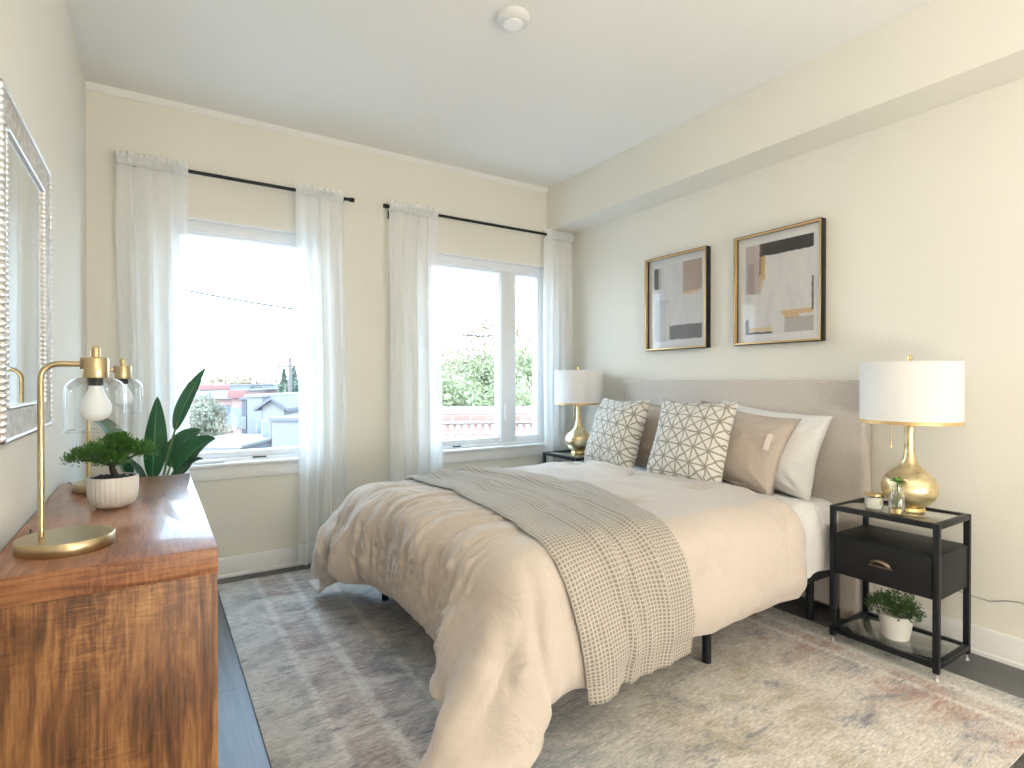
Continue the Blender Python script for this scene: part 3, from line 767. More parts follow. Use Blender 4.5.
# ---------------------------------------------------------------- bedside tables and lamps
def nightstand(loc, label):
    o = thing('nightstand', label, 'bedside table', loc, 0, None)
    X0, X1, Y0, Y1, Z = 0, .324, 0, .422, .622; t_ = .022
    for x in (X0, X1-t_):
        for y in (Y0, Y1-t_): MB().bbox(x, x+t_, y, y+t_, .028, Z, .0015).build('leg', M['black_metal'], o)
    for x in (X0+t_/2, X1-t_/2):
        for y in (Y0+t_/2, Y1-t_/2): MB().lathe([(0,.0),(.008,.0),(.009,.005),(.005,.009),(.005,.03),(0,.03)], 16, (x,y,0)).build('foot_glide', M['chrome'], o)
    for z, nm in ((Z-t_, 'top_frame'), (.045, 'lower_frame')):
        mb = MB()
        mb.bbox(X0+t_, X1-t_, Y0, Y0+t_, z, z+t_, .0015); mb.bbox(X0+t_, X1-t_, Y1-t_, Y1, z, z+t_, .0015)
        mb.bbox(X0, X0+t_, Y0+t_, Y1-t_, z, z+t_, .0015); mb.bbox(X1-t_, X1, Y0+t_, Y1-t_, z, z+t_, .0015)
        mb.build(nm, M['black_metal'], o)
    MB().bbox(X0+t_+.001, X1-t_-.001, Y0+t_+.001, Y1-t_-.001, Z-.008, Z-.002, .001).build('glass_top', M['top_glass'], o)
    MB().bbox(X0+t_+.001, X1-t_-.001, Y0+t_+.001, Y1-t_-.001, .058, .064, .001).build('glass_shelf', M['top_glass'], o)
    MB().bbox(X0+.012, X1-.004, Y0+.006, Y1-.006, .315, .492, .002).build('cabinet', M['black_wood'], o)
    d = MB().bbox(X0+.001, X0+.0115, Y0+.026, Y1-.026, .322, .484, .0025).build('drawer', M['black_wood'], o)
    # cup pull : half dome opening downward
    def cup(u, v):
        a = PI*u; b = PI/2*v
        return (X0-.001-.020*math.sin(b)*max(.0, 1)*(.15+.85*math.sin(a)), .211+.042*math.cos(a)*math.cos(b*.55), .398+.034*math.sin(a)*math.cos(b*.55))
    c = MB().grid(cup, 24, 10); c.bbox(X0-.003, X0+.001, .165, .257, .394, .400, .001)
    c.build('cup_pull', M['bronze'], d, fix=False)
    return o
ns1 = nightstand((2.594, .926, .0), 'black metal bedside table with glass top and potted plant on its lower shelf')
ns1.location.z = .011
ns2 = dup(ns1, (2.60, 3.17, .011), 0, 'black metal bedside table at the window side of the bed')

def bedside_lamp(loc, label):
    o = thing('bedside_lamp', label, 'lamp', loc)
    MB().lathe([(0,0),(.058,0),(.060,.006),(.056,.018),(.050,.022),(0,.022)], 40).build('base', M['gold'], o)
    prof = [(.052,.022),(.075,.036),(.094,.060),(.103,.088),(.103,.112),(.095,.138),(.079,.159),(.057,.178),(.039,.197),(.028,.218),(.022,.247),(.0185,.290),(.018,.34),(.0195,.365),(.014,.372),(0,.372)]
    # smooth the profile
    pts = []
    for i in range(len(prof)-1):
        p0 = prof[max(i-1,0)]; p1 = prof[i]; p2 = prof[i+1]; p3 = prof[min(i+2, len(prof)-1)]
        for k in range(4):
            q = k/4; pts.append(tuple(.5*((2*p1[c])+(-p0[c]+p2[c])*q+(2*p0[c]-5*p1[c]+4*p2[c]-p3[c])*q*q+(-p0[c]+3*p1[c]-3*p2[c]+p3[c])*q**3) for c in (0,1)))
    pts.append(prof[-1]); pts = [(max(r, 0), z) for r, z in pts]; pts[-1] = (0, .372)
    MB().lathe(pts, 48).build('body', M['goldleaf'], o, angle=60)
    z0, z1, R = .385, .645, .186
    sh = MB(); sh.lathe([(R, z0), (R, z1)], 64); sh.lathe([(R-.003, z0), (R-.003, z1)], 64)
    s_ = sh.build('lamp_shade', M['shade'], o)
    MB().lathe([(R-.004, z0-.002), (R+.0015, z0-.002), (R+.0015, z0+.012), (R-.004, z0+.012), (R-.004, z0-.002)], 64).build('shade_rim', M['goldrim'], s_)
    MB().lathe([(R-.004, z1-.003), (R+.001, z1-.003), (R+.001, z1+.002), (R-.004, z1+.002), (R-.004, z1-.003)], 64).build('shade_rim', M['shade'], s_)
    ha = MB().tube([(0,0,.36), (0,0,z1-.01)], .004, 8)
    for k in range(3):
        a = k*2*PI/3+.4; ha.tube([(0,0,z1-.012), ((R-.003)*math.cos(a), (R-.003)*math.sin(a), z1-.006)], .0022, 6)
    ha.build('shade_frame', M['brass'], o)
    MB().lathe([(0 if k in (0,10) else .030*math.sin(PI*k/10), .49+.035*math.cos(PI*k/10)) for k in range(11)], 20).lathe([(.014,.40),(.014,.46)], 16).build('bulb', M['bulb'], o)
    MB().lathe([(.006, z1-.01), (.006, z1+.012), (.009, z1+.014), (.009, z1+.030), (.004, z1+.034), (0, z1+.034)], 16).build('finial', M['gold'], o)
    ch = MB(); ch.tube([(-.05,.05,.40), (-.05,.05,.29)], .0013, 6); ch.lathe([(0,.268),(.004,.27),(.005,.282),(.002,.292),(0,.293)], 10, (-.05,.05,0)); ch.build('pull_chain', M['gold'], o)
    return o
lm = bedside_lamp((2.772, 1.10, .634), 'gold bottle-shaped lamp with white drum shade, beside the candle and small vase')
dup(lm, (2.795, 3.38, .634), 1.1, 'gold bottle-shaped lamp with white drum shade, in front of the corner curtain')

# candle jar, glass bottle with succulent
M['wax'] = plain('cream_wax', (.82, .80, .72), .4)
o = thing('candle', 'squat frosted candle jar on the bedside table, left of the glass vase', 'candle', (2.668, 1.195, .634))
MB().lathe([(0,.001),(.030,.001),(.037,.006),(.037,.064),(.035,.064),(.035,.008),(0,.008)], 32).build('jar', M['clear_glass'], o)
MB().lathe([(0,.009),(.0345,.009),(.0345,.054),(0,.052)], 32).build('wax', M['wax'], o)
MB().lathe([(.0375,.062),(.0385,.063),(.0385,.070),(.0,.071)], 32).build('lid', M['gold'], o)
o = thing('glass_vase', 'small clear glass vase holding a green succulent sprig in front of the gold lamp', 'vase', (2.645, 1.095, .634))
MB().lathe([(0,.001),(.028,.001),(.031,.008),(.031,.072),(.027,.088),(.019,.098),(.018,.122),(.021,.124),(.0165,.122),(.0170,.098),(.0255,.085),(.0290,.072),(.0290,.010),(0,.005)], 32).build('bottle', M['clear_glass'], o)
MB().lathe([(0,.006),(.0285,.008),(.0285,.026),(0,.027)], 28).build('gold_sand', M['gold'], o)
sp = thing('succulent_sprig', 'bright green succulent sprig standing in the small glass vase', 'plant', (2.645, 1.095, .634))
MB().tube([(0,0,.03), (.004,-.003,.09), (0,0,.142)], .0028, 8).build('stem', M['stem'], sp)
def blade(mb, base, direction, length, width, droop=.3, nseg=6, fold=.25, twist=0):
    d = Vector(direction).normalized(); side = d.cross(Vector((0,0,1)))
    side = side.normalized() if side.length > 1e-3 else Vector((1,0,0))
    base = Vector(base)
    def fn(u, v):
        c = (u-.5)*2; w = width*math.sin(PI*min(1, v*.92+.06))**.8*(1-v*.15)
        p = base + d*length*v + Vector((0,0,-1))*droop*length*v*v
        up = side.cross(d).normalized()
        return p + side*c*w/2 + up*abs(c)*w*fold/2
    mb.grid(fn, 2, nseg)
mb = MB()
for k in range(14):
    a = k*2.4; el = .9-.055*k
    blade(mb, (0,0,.136), (math.cos(a)*math.cos(el), math.sin(a)*math.cos(el), math.sin(el)), .040+.014*random.random(), .013, .25)
mb.build('leaves', M['succulent'], sp, fix=False)

def cluster_plant(o, name, mat, centers, n, leaf, seed, elong=1.6, up=.4):
    """many small leaves on the shells of a few ellipsoids, with twigs"""
    rnd = random.Random(seed); mb = MB()
    for (c, r) in centers:
        for k in range(n):
            z = rnd.uniform(-.55, 1); a = rnd.uniform(0, 2*PI); q = math.sqrt(1-z*z); rr = rnd.uniform(.45, 1.0)
            d = Vector((q*math.cos(a), q*math.sin(a), z)); p = Vector((c[0]+d.x*r[0]*rr, c[1]+d.y*r[1]*rr, c[2]+d.z*r[2]*rr))
            dd = (d + Vector((rnd.uniform(-.6,.6), rnd.uniform(-.6,.6), rnd.uniform(-.2,.6)+up))).normalized()
            blade(mb, p, dd, leaf*elong*rnd.uniform(.7,1.2), leaf*rnd.uniform(.7,1.1), rnd.uniform(-.1,.4), 2, .4)
    return mb.build(name, mat, o, fix=False)
# potted plant on the lower shelf
o = thing('potted_plant', 'bushy green plant in a plain white pot on the lower table shelf', 'potted plant', (2.735, 1.135, .0755))
MB().lathe([(0,0),(.048,0),(.050,.003),(.067,.102),(.068,.106),(.063,.106),(.061,.094),(0,.094)], 40).build('pot', M['white_ceramic'], o)
MB().lathe([(0,.088),(.056,.088)], 24).build('soil', M['soil'], o)
tw = MB(); rnd = random.Random(4)
for k in range(16):
    a = rnd.uniform(0, 2*PI); r = rnd.uniform(.03, .09); tw.tube([(0,0,.088), (r*.4*math.cos(a), r*.4*math.sin(a), .13), (r*math.cos(a), r*math.sin(a), rnd.uniform(.12,.2))], .0012, 5)
tw.build('stems', M['stem'], o)
cluster_plant(o, 'leaves', M['bushleaf'], [((0,0,.138), (.098,.105,.062)), ((-.03,.05,.135), (.06,.06,.045)), ((-.03,-.055,.130), (.06,.06,.045))], 560, .0105, 8, 1.2, .5)

# ---------------------------------------------------------------- pictures
def picture(yc, label, patches):
    Wd, Ht, D = .54, .66, .042
    o = thing('framed_picture', label, 'picture', (XR-.001, yc, 1.7465), 0)
    # local: y across (positive = toward window), z up, x = -depth
    fr = MB(); w = .011
    for a in ((-Wd/2, -Wd/2+w, -Ht/2, Ht/2), (Wd/2-w, Wd/2, -Ht/2, Ht/2)): fr.bbox(-D, 0, a[0], a[1], a[2], a[3], .001)
    for a in ((-Ht/2, -Ht/2+w), (Ht/2-w, Ht/2)): fr.bbox(-D, 0, -Wd/2+w, Wd/2-w, a[0], a[1], .001)
    fr.build('frame', M['black_metal'], o)
    g = MB(); q = .0065
    # gold face and inner lip
    for a in ((-Wd/2+.004, -Wd/2+w+.002, -Ht/2+.004, Ht/2-.004), (Wd/2-w-.002, Wd/2-.004, -Ht/2+.004, Ht/2-.004)): g.bbox(-D-.002, -D+.020, a[0], a[1], a[2], a[3], .0006)
    for a in ((-Ht/2+.004, -Ht/2+w+.002), (Ht/2-w-.002, Ht/2-.004)): g.bbox(-D-.002, -D+.020, -Wd/2+w+.002, Wd/2-w-.002, a[0], a[1], .0006)
    g.build('gilt_lip', M['goldrim'], o)
    MB().box(-.008, -.004, -Wd/2+w, Wd/2-w, -Ht/2+w, Ht/2-w).build('mat_board', M['mat'], o)
    ms = .062
    art = NT('abstract_print'); s = art.n('ShaderNodeSeparateXYZ', {0: art.obj()})
    n1 = art.noise(art.map(art.obj(), (1, 10, 3)), 2.4, 5, .6, .4); n2 = art.noise(art.map(art.obj(), (1, 30, 18)), 1, 4, .65)
    col = art.ramp(n1, [(.35, (.78,.78,.80)), (.5, (.86,.84,.84)), (.68, (.90,.86,.83))])
    u_ = art.math('ADD', art.math('DIVIDE', s.outputs[1], -(Wd-2*ms)), .5)      # 0 left .. 1 right as seen
    v_ = art.math('ADD', art.math('DIVIDE', s.outputs[2], Ht-2*ms), .5)         # 0 bottom .. 1 top
    nj = art.math('MULTIPLY', art.math('SUBTRACT', n2, .5), .05)
    uj = art.math('ADD', u_, nj); vj = art.math('ADD', v_, nj)
    for (a0, a1, b0, b1, c, k) in patches:
        def inside(x, lo, hi):
            return art.math('MULTIPLY', art.math('GREATER_THAN', x, lo), art.math('LESS_THAN', x, hi))
        mk = art.math('MULTIPLY', inside(uj, a0, a1), inside(vj, b0, b1))
        col = art.mix(art.math('MULTIPLY', mk, k), col, c)
    art.p(color=col, rough=.7)
    MB().box(-.0095, -.0078, -Wd/2+ms, Wd/2-ms, -Ht/2+ms, Ht/2-ms).build('print', art.m, o)
    MB().box(-.0125, -.0110, -Wd/2+w, Wd/2-w, -Ht/2+w, Ht/2-w).build('glass', M['pic_glass'], o)
    return o
M['mat'] = plain('white_mat_board', (.93, .93, .94), .8)
picture(2.616, 'gold and black framed abstract print with a grey block low right, nearer the window',
        [(.62,1.01,.62,1.01,(.52,.40,.33),.85), (.0,.16,.70,.98,(.13,.125,.12),.95), (.10,.22,.70,.98,(.75,.74,.70),.7), (.62,.95,.585,.62,(.80,.60,.38),.9),
         (.34,1.01,.02,.20,(.24,.24,.245),.95), (.30,.345,.02,.55,(.76,.66,.50),.7), (.02,.28,.0,.55,(.56,.545,.535),.6), (-.02,.03,.40,.72,(.72,.73,.76),.5)])
picture(1.877, 'gold and black framed abstract print with a charcoal bar across its top, nearer the camera',
        [(.0,.24,.45,1.0,(.50,.38,.34),.6), (.03,.14,.45,.80,(.42,.33,.36),.6), (.24,1.01,.86,1.01,(.085,.08,.08),1), (.22,.28,.66,1.0,(.12,.11,.10),.9), (.24,.31,.60,.86,(.74,.50,.25),.9),
         (.22,.27,.50,.62,(.74,.52,.28),.6), (.55,1.01,.19,.235,(.80,.58,.32),.95), (.60,.80,.15,.20,(.78,.56,.30),.9), (.975,1.01,.22,.56,(.16,.15,.15),.95), (.60,1.01,.0,.16,(.50,.46,.45),.7),
         (.0,.05,.0,.17,(.22,.25,.27),.95), (.05,.42,.03,.075,(.82,.66,.42),.8), (.05,.42,.0,.025,(.10,.10,.10),.9)])

# ---------------------------------------------------------------- mirror on the left wall
mir = thing('wall_mirror', 'rectangular wall mirror with silver beaded frame above the dresser', 'mirror', (XL, 2.01, 1.4675))
HY, HZ = .345, .412; fw = .082
MB().box(.006, .010, -HY+.02, HY-.02, -HZ+.02, HZ-.02).build('backing', M['black_wood'], mir)
t = NT('mirror_silver'); t.p(color=(.86,.88,.87), metal=1, rough=.01); M['mirror'] = t.m
MB().box(.0105, .014, -HY+fw-.005, HY-fw+.005, -HZ+fw-.005, HZ-fw+.005).build('mirror_glass', M['mirror'], mir)
t = NT('whitewashed_wood'); n = t.noise(t.map(t.obj(), (20, 20, 20)), 2, 6, .7)
t.p(color=t.ramp(n, [(.35,(.34,.31,.27)), (.65,(.60,.57,.52))]), rough=.6); t.bump(n, .3, .003); M['whitewash'] = t.m
def mitred(mb, hy, hz, w, x0, x1):
    o_ = [(-hy,-hz),(hy,-hz),(hy,hz),(-hy,hz)]; i_ = [(-hy+w,-hz+w),(hy-w,-hz+w),(hy-w,hz-w),(-hy+w,hz-w)]
    for k in range(4):
        a, b, c, d = o_[k], o_[(k+1)%4], i_[(k+1)%4], i_[k]
        A = [mb.bm.verts.new((x0, *q)) for q in (a,b,c,d)]; B = [mb.bm.verts.new((x1, *q)) for q in (a,b)] + [mb.bm.verts.new((x1-.006, *q)) for q in (c,d)]
        mb.bm.faces.new(A); mb.bm.faces.new(B[::-1])
        for e in range(4): mb.bm.faces.new((A[e], A[(e+1)%4], B[(e+1)%4], B[e]))
mb = MB(); mitred(mb, HY-.010, HZ-.010, fw-.016, .002, .024); mb.build('frame', M['whitewash'], mir, angle=20)
M['silver'] = plain('silver_leaf', (.72,.71,.70), .3, .8)
def bead(mb, hy, hz, r, x, n_y, n_z):
    for (p, q, n_) in (((-hy,-hz),(hy,-hz),n_y), ((hy,-hz),(hy,hz),n_z), ((hy,hz),(-hy,hz),n_y), ((-hy,hz),(-hy,-hz),n_z)):
        L = math.hypot(q[0]-p[0], q[1]-p[1]); dy, dz = (q[0]-p[0])/L, (q[1]-p[1])/L; rings = []
        N_ = n_*6
        for k in range(N_+1):
            s_ = L*k/N_; rr = r*(.62+.42*abs(math.sin(PI*k/6)))
            rings.append([mb.bm.verts.new((x+rr*math.cos(a), p[0]+dy*s_+dz*rr*math.sin(a), p[1]+dz*s_-dy*rr*math.sin(a))) for a in [2*PI*j/8 for j in range(8)]])
        for A, B in zip(rings, rings[1:]):
            for k in range(8): mb.bm.faces.new((A[k], A[(k+1)%8], B[(k+1)%8], B[k]))
mb = MB(); bead(mb, HY-.006, HZ-.006, .0085, .020, 43, 50); mb.build('outer_beading', M['silver'], mir)
mb = MB(); bead(mb, HY-fw+.002, HZ-fw+.002, .0065, .016, 36, 46); mb.build('inner_beading', M['silver'], mir)

# ---------------------------------------------------------------- dresser
DX0, DX1, DY0, DY1, DZ = XL+.004, .127, 1.506, 2.775, .80
dz = thing('dresser', 'low dresser with figured reddish-brown wood grain against the left wall', 'dresser', (DX0, DY0, 0)); w_, l_ = DX1-DX0, DY1-DY0
MB().bbox(0, w_, 0, l_, DZ-.062, DZ, .0025).build('top', M['wood_top'], dz)
MB().bbox(.0005, w_-.0005, -.0015, .0005, DZ-.0615, DZ-.0012, .0004).build('edge_band', M['wood_edge'], dz)
MB().bbox(.0, w_-.001, .002, .030, .0, DZ-.0625, .0015).build('side_panel', M['wood_side'], dz)
MB().bbox(.0, w_-.001, l_-.030, l_-.002, .0, DZ-.0625, .0015).build('side_panel', M['wood_side'], dz)
MB().bbox(.002, .012, .0305, l_-.0305, .06, DZ-.0625, .001).build('back_panel', M['wood_side'], dz)
MB().bbox(.012, w_-.03, .0305, l_-.0305, .06, .085, .001).build('bottom_panel', M['wood_side'], dz)
for i in range(3):
    y0 = .034 + i*(l_-.068)/3
    for j in range(3):
        z0 = .09 + j*.215
        d = MB().bbox(w_-.024, w_-.004, y0+.003, y0+(l_-.068)/3-.003, z0, z0+.209, .002).build('drawer', M['wood_side'], dz)
        MB().bbox(w_-.006, w_-.0015, y0+.14, y0+(l_-.068)/3-.14, z0+.17, z0+.182, .001).build('handle', M['bronze'], d)

def desk_lamp(loc, label, rz=0):
    o = thing('desk_lamp', label, 'lamp', loc, rz)
    MB().lathe([(0,.0),(.0945,.0),(.096,.002),(.096,.028),(.0945,.030),(0,.0305)], 64).build('base', M['brass'], o, angle=40)
    px = -.046; pts = [(px,0,.03), (px,0,.10), (px,0,.25), (px,0,.406)]
    for k in range(9): a = PI/2*k/8; pts.append((px+.035-.035*math.cos(a), 0, .406+.035*math.sin(a)))
    pts.append((.032,0,.441))
    MB().tube(pts, .0068, 16).build('arm', M['brass'], o)
    MB().tube([(-.06,.07,.012), (-.065,.09,.012), (-.075,.115,.008), (-.09,.16,.004), (-.10,.24,.003)], .0022, 6).build('cord', M['rubber'], o)
    MB().bbox(.028, .040, -.010, .010, .428, .456, .002).build('swivel_joint', M['bronze'], o)
    MB().lathe([(0,.380),(.026,.380),(.027,.383),(.027,.425),(.025,.429),(.010,.431),(.010,.452),(.006,.457),(0,.457)], 32, (.058,0,.028)).build('socket_cap', M['brass'], o)
    pr = [(.024,.381)]
    for k in range(1, 11): a = PI/2*k/10; pr.append((.024+.038*math.sin(a), .381-.036*(1-math.cos(a))))
    pr += [(.0625,.32),(.0635,.270),(.0635,.250)]
    MB().lathe(pr, 56, (.058,0,.028)).build('glass_dome', M['dome_glass'], o, angle=80)
    MB().lathe([(.0625,.2485),(.0648,.2485),(.0648,.2515),(.0625,.2515),(.0625,.2485)], 56, (.058,0,.028)).build('dome_rim', M['dome_glass'], o)
    MB().lathe([(.015,.382),(.016,.380),(.016,.362),(.013,.360)], 24, (.058,0,.028)).build('lamp_socket', M['black_metal'], o)
    bp = [(.013,.362),(.0155,.350),(.021,.335),(.029,.322),(.0325,.308),(.0315,.294),(.025,.282),(.013,.275),(0,.273)]
    MB().lathe(bp, 32, (.058,0,.028)).build('bulb', M['bulb'], o, angle=80)
    return o
dl1 = desk_lamp((-.180, 1.70, DZ), 'brass desk lamp with clear glass dome, nearest on the dresser')
dup(dl1, (-.158, 2.545, DZ), .12, 'brass desk lamp with clear glass dome, at the window end behind the ribbed pot')

# ribbed pot with bonsai-like plant
o = thing('bonsai_plant', 'small spreading bonsai-like plant in a white ribbed pot on the dresser', 'potted plant', (-.112, 2.17, DZ))
rib = lambda a, z: .018*abs(math.sin(a*15)) - .009 if .012 < z < .094 else 0
MB().lathe([(0,.0),(.038,.0),(.048,.004),(.058,.013),(.065,.030),(.0675,.050),(.0675,.093),(.066,.098),(.062,.098),(.061,.088),(0,.086)], 180, rib=rib).build('pot', M['white_ceramic'], o, angle=50)
mb = MB(); rnd = random.Random(2)
for k in range(90):
    a = rnd.uniform(0, 2*PI); r = .058*math.sqrt(rnd.random()); mb.lathe([(0,0),(.005,.002),(.006,.005),(.004,.009),(0,.010)], 6, (r*math.cos(a), r*math.sin(a), .084+rnd.random()*.006))
mb.build('pebbles', M['soil'], o)
tr = MB(); tr.tube([(0,0,.08), (.004,.002,.10), (-.003,0,.125), (.006,0,.15)], [.013,.011,.009,.006], 10)
for e in ((-.085,.0,.155), (.07,.01,.165), (.0,.05,.165), (.02,-.05,.16), (-.03,-.04,.17), (.01,0,.19)): tr.tube([(0,0,.13), (e[0]*.5, e[1]*.5, .148), e], [.005,.004,.002], 7)
tr.build('trunk', M['bark'], o)
cluster_plant(o, 'foliage', M['needle'], [((-.082,0,.158), (.046,.045,.030)), ((-.045,-.035,.176), (.045,.045,.032)), ((0,.0,.185), (.058,.055,.040)), ((.05,.015,.176), (.048,.048,.034)), ((.085,0,.168), (.035,.04,.030)), ((.0,-.055,.150), (.05,.035,.024)), ((.01,.05,.172),(.05,.04,.026)), ((.015,.0,.212),(.035,.035,.022))], 420, .0066, 5, 2.3, .6)

# large leafy plant in a floor pot between dresser and window
o = thing('leafy_floor_plant', 'tall plant with big glossy dark leaves between the dresser and the window', 'potted plant', (-.02, 3.12, 0))
MB().lathe([(0,0),(.12,0),(.13,.01),(.155,.34),(.158,.36),(.148,.36),(.145,.33),(0,.33)], 48).build('pot', M['white_ceramic'], o)
MB().lathe([(0,.335),(.144,.333)], 32).build('soil', M['soil'], o)
def big_leaf(base, ctrl, tip, width, nrm, stem_to=.35, fold=.35, wavy=.02):
    """quadratic curve from the pot through a control point to the tip; stem first, then the blade"""
    b, c, t_ = Vector(base), Vector(ctrl), Vector(tip); nrm = Vector(nrm).normalized()
    q = lambda s: b*(1-s)**2 + c*2*s*(1-s) + t_*s*s
    dq = lambda s: ((c-b)*2*(1-s) + (t_-c)*2*s).normalized()
    MB().tube([q(s) for s in [k/12*(stem_to+.05) for k in range(13)]], [.0075-.0035*k/12 for k in range(13)], 8).build('stem', M['stem'], o)
    def fn(u, v):
        s = stem_to + (1-stem_to)*v; p = q(s); d = dq(s); side = d.cross(nrm).normalized(); up = side.cross(d)
        cc = (u-.5)*2; w = width/2*(math.sin(PI*min(1, v**.75))**.75 if 0 < v < 1 else 0)
        return p + side*cc*w + up*(abs(cc)**1.3*w*fold + wavy*math.sin(v*14+cc*2)*abs(cc)*w*4*.3)
    MB().grid(fn, 12, 30).build('leaf', M['bigleaf'], o, fix=False)
# local coordinates from the pot centre
big_leaf((.02,0,.33), (.03,-.04,.95), (.225,-.13,1.265), .070, (-.6,-1,.3), .60, .3)
big_leaf((.01,-.02,.33), (.00,-.05,.75), (.03,-.10,1.13), .10, (.4,-1,.2), .50)
big_leaf((.03,0,.33), (.06,-.02,.86), (.265,-.13,.925), .13, (-.2,-.75,.8), .52)
big_leaf((.0,.03,.33), (.05,.0,.92), (.22,.06,.955), .12, (-.1,-.5,1), .50)
big_leaf((.02,-.05,.33), (.05,-.06,.80), (.21,-.16,.835), .10, (0,-.4,1), .50)
big_leaf((-.02,0,.33), (-.06,-.02,.98), (-.24,-.20,.86), .13, (.2,-.6,.9), .42)
big_leaf((-.02,.02,.33), (-.05,.02,1.0), (-.25,-.02,1.04), .09, (.2,-.6,.9), .50)
big_leaf((.0,-.04,.33), (.0,-.10,.80), (-.10,-.26,.88), .12, (.1,-.5,1), .45)

# cord on the right wall behind the bedside table
pts = [(XR-.008, 1.02, .255), (XR-.007, .95, .246), (XR-.007, .90, .244), (XR-.008, .84, .266), (XR-.007, .80, .272), (XR-.007, .70, .262), (XR-.007, .5, .20), (XR-.03, .42, .01)]
cd = MB().tube(pts, .0018, 8).build('power_cord', M['cable']); tagset(cd, 'thin grey lamp cord running along the right wall behind the bedside table', 'cord')

# ---------------------------------------------------------------- outside
GZ = -6.0
def at(u, v, d):
    """a point d metres ahead of the window side, named by where it is seen"""
    y = .5716; a = (u-512)/555.4; F = Vector((math.sin(y), math.cos(y), 0)); R = Vector((math.cos(y), -math.sin(y), 0))
    p = F*d + R*a*d; return Vector((p.x, p.y, 1.2 + (381-v)/555.4*d))
FR = -.5716        # streets run square to the view direction
g = plain('street_concrete', (.36,.36,.36), .9, vary=.15, bscale=.5)
gr = MB().box(-80, 140, 4.2, 260, GZ-.3, GZ).build('ground', g); gr['kind'] = 'structure'
M['brick'] = None
def brickmat(name, c1, c2, m, sc_=1.):
    t = NT(name); o = t.obj(); s = t.n('ShaderNodeSeparateXYZ', {0: o}); v = t.n('ShaderNodeCombineXYZ', {0: t.math('ADD', s.outputs[0], s.outputs[1]), 1: s.outputs[2]}).outputs[0]
    b = t.n('ShaderNodeTexBrick', {'Vector': v, 'Color1': c1, 'Color2': c2, 'Mortar': m, 'Scale': sc_, 'Mortar Size': .012, 'Brick Width': .3, 'Row Height': .1})
    t.p(color=b.outputs[0], rough=.9); return t.m
M['brick'] = brickmat('pink_red_brick', (0.239,0.135,0.114), (0.270,0.161,0.135), (0.250,0.208,0.187))
M['siding_grey'] = plain('grey_siding', (.17,.17,.185), .8, vary=.1, bscale=2)
M['siding_dark'] = plain('dark_grey_siding', (.10,.10,.115), .8, vary=.1, bscale=2)
M['stucco'] = plain('pale_stucco', (.17,.165,.16), .9, vary=.08, bscale=2)
M['white_siding'] = plain('white_siding', (.20,.195,.19), .8)
M['roof'] = plain('grey_roofing', (.12,.115,.12), .9, vary=.15, bscale=2)
M['house_glass'] = plain('house_window_glass', (0.130,0.156,0.187), .2)
M['cornice'] = plain('white_cornice', (.22,.21,.20), .7)
M['paint_red'] = plain('red_cornice', (.20,.09,.08), .8)
M['pole'] = plain('weathered_pole', (.13,.11,.10), .9)
M['wire'] = plain('overhead_wire', (.04,.04,.04), .8)
M['tree_green'] = leafmat('green_tree_leaf', (.17,.19,.10), (.31,.32,.18), False, .8)  # yellow-green leaves, tone varied by noise
M['tree_olive'] = leafmat('olive_tree_leaf', (.15,.145,.10), (.27,.26,.19), False, .8)
M['tree_orange'] = leafmat('autumn_tree_leaf', (.20,.15,.09), (.30,.235,.15), False, .8)
M['conifer'] = leafmat('conifer_leaf', (.11,.14,.11), (.18,.21,.15), False, .8)

def building(name, label, cat, u0, u1, vtop, d, depth, mat, roofmat, wins=(), rot=FR, cornice=None, gable=0):
    p0, p1 = at(u0, vtop, d), at(u1, vtop, d); w = (p1-p0).length; zt = p0.z
    o = thing(name, label, cat, (p0.x, p0.y, GZ), math.atan2(p1.y-p0.y, p1.x-p0.x)); hh = zt-GZ
    mb = MB(); mb.box(0, w, 0, depth, 0, hh)
    if gable:
        A = [mb.bm.verts.new(q) for q in ((0,0,hh),(w,0,hh),(w/2,0,hh+gable),(0,depth,hh),(w,depth,hh),(w/2,depth,hh+gable))]
        mb.bm.faces.new((A[0],A[1],A[2])); mb.bm.faces.new((A[3],A[5],A[4]))
    mb.build('wall', mat, o, smooth=False)
    rf = MB()
    if gable:
        for s in (0, 1):
            x0 = -.3 if s == 0 else w+.3; z0 = hh-.3*gable/(w/2)
            A = [rf.bm.verts.new(q) for q in ((x0,-.3,z0),(w/2,-.3,hh+gable),(w/2,depth+.3,hh+gable),(x0,depth+.3,z0))]
            B = [rf.bm.verts.new((v.co.x, v.co.y, v.co.z+.15)) for v in A]
            rf.bm.faces.new(A); rf.bm.faces.new(B)
            for k in range(4): rf.bm.faces.new((A[k], A[(k+1)%4], B[(k+1)%4], B[k]))
    else: rf.box(-.1, w+.1, -.1, depth+.1, hh, hh+.12)
    rf.build('roof', roofmat, o, smooth=False)
    if cornice: MB().bbox(-.15, w+.15, -.35, 0, hh-.5, hh+.1, .03).build('cornice', cornice, o)
    for (a, b, ww, wh) in wins:      # fractions across, metres below the top
        f = MB(); x = a*w; z = hh-b
        f.box(x-.08, x+ww+.08, -.06, .02, z-wh-.08, z+.08); f = f.build('window', M['cornice'], o, smooth=False)
        MB().box(x, x+ww, -.075, -.055, z-wh, z).build('pane', M['house_glass'], f, smooth=False)
    return o
row = [(.08,1.1,.9,1.5),(.42,1.1,.9,1.5),(.74,1.1,.9,1.5),(.08,3.9,.9,1.5),(.42,3.9,.9,1.5),(.74,3.9,.9,1.5)]
building('row_house', 'pinkish brick row house seen past the left-hand tree through the first window', 'house', 190, 212, 393, 46, 10, M['brick'], M['roof'], row, cornice=M['cornice'])
building('row_house', 'pinkish brick row house with white cornice, second from the left outside the first window', 'house', 212.3, 231, 393, 46, 10, M['brick'], M['roof'], row, cornice=M['cornice'])
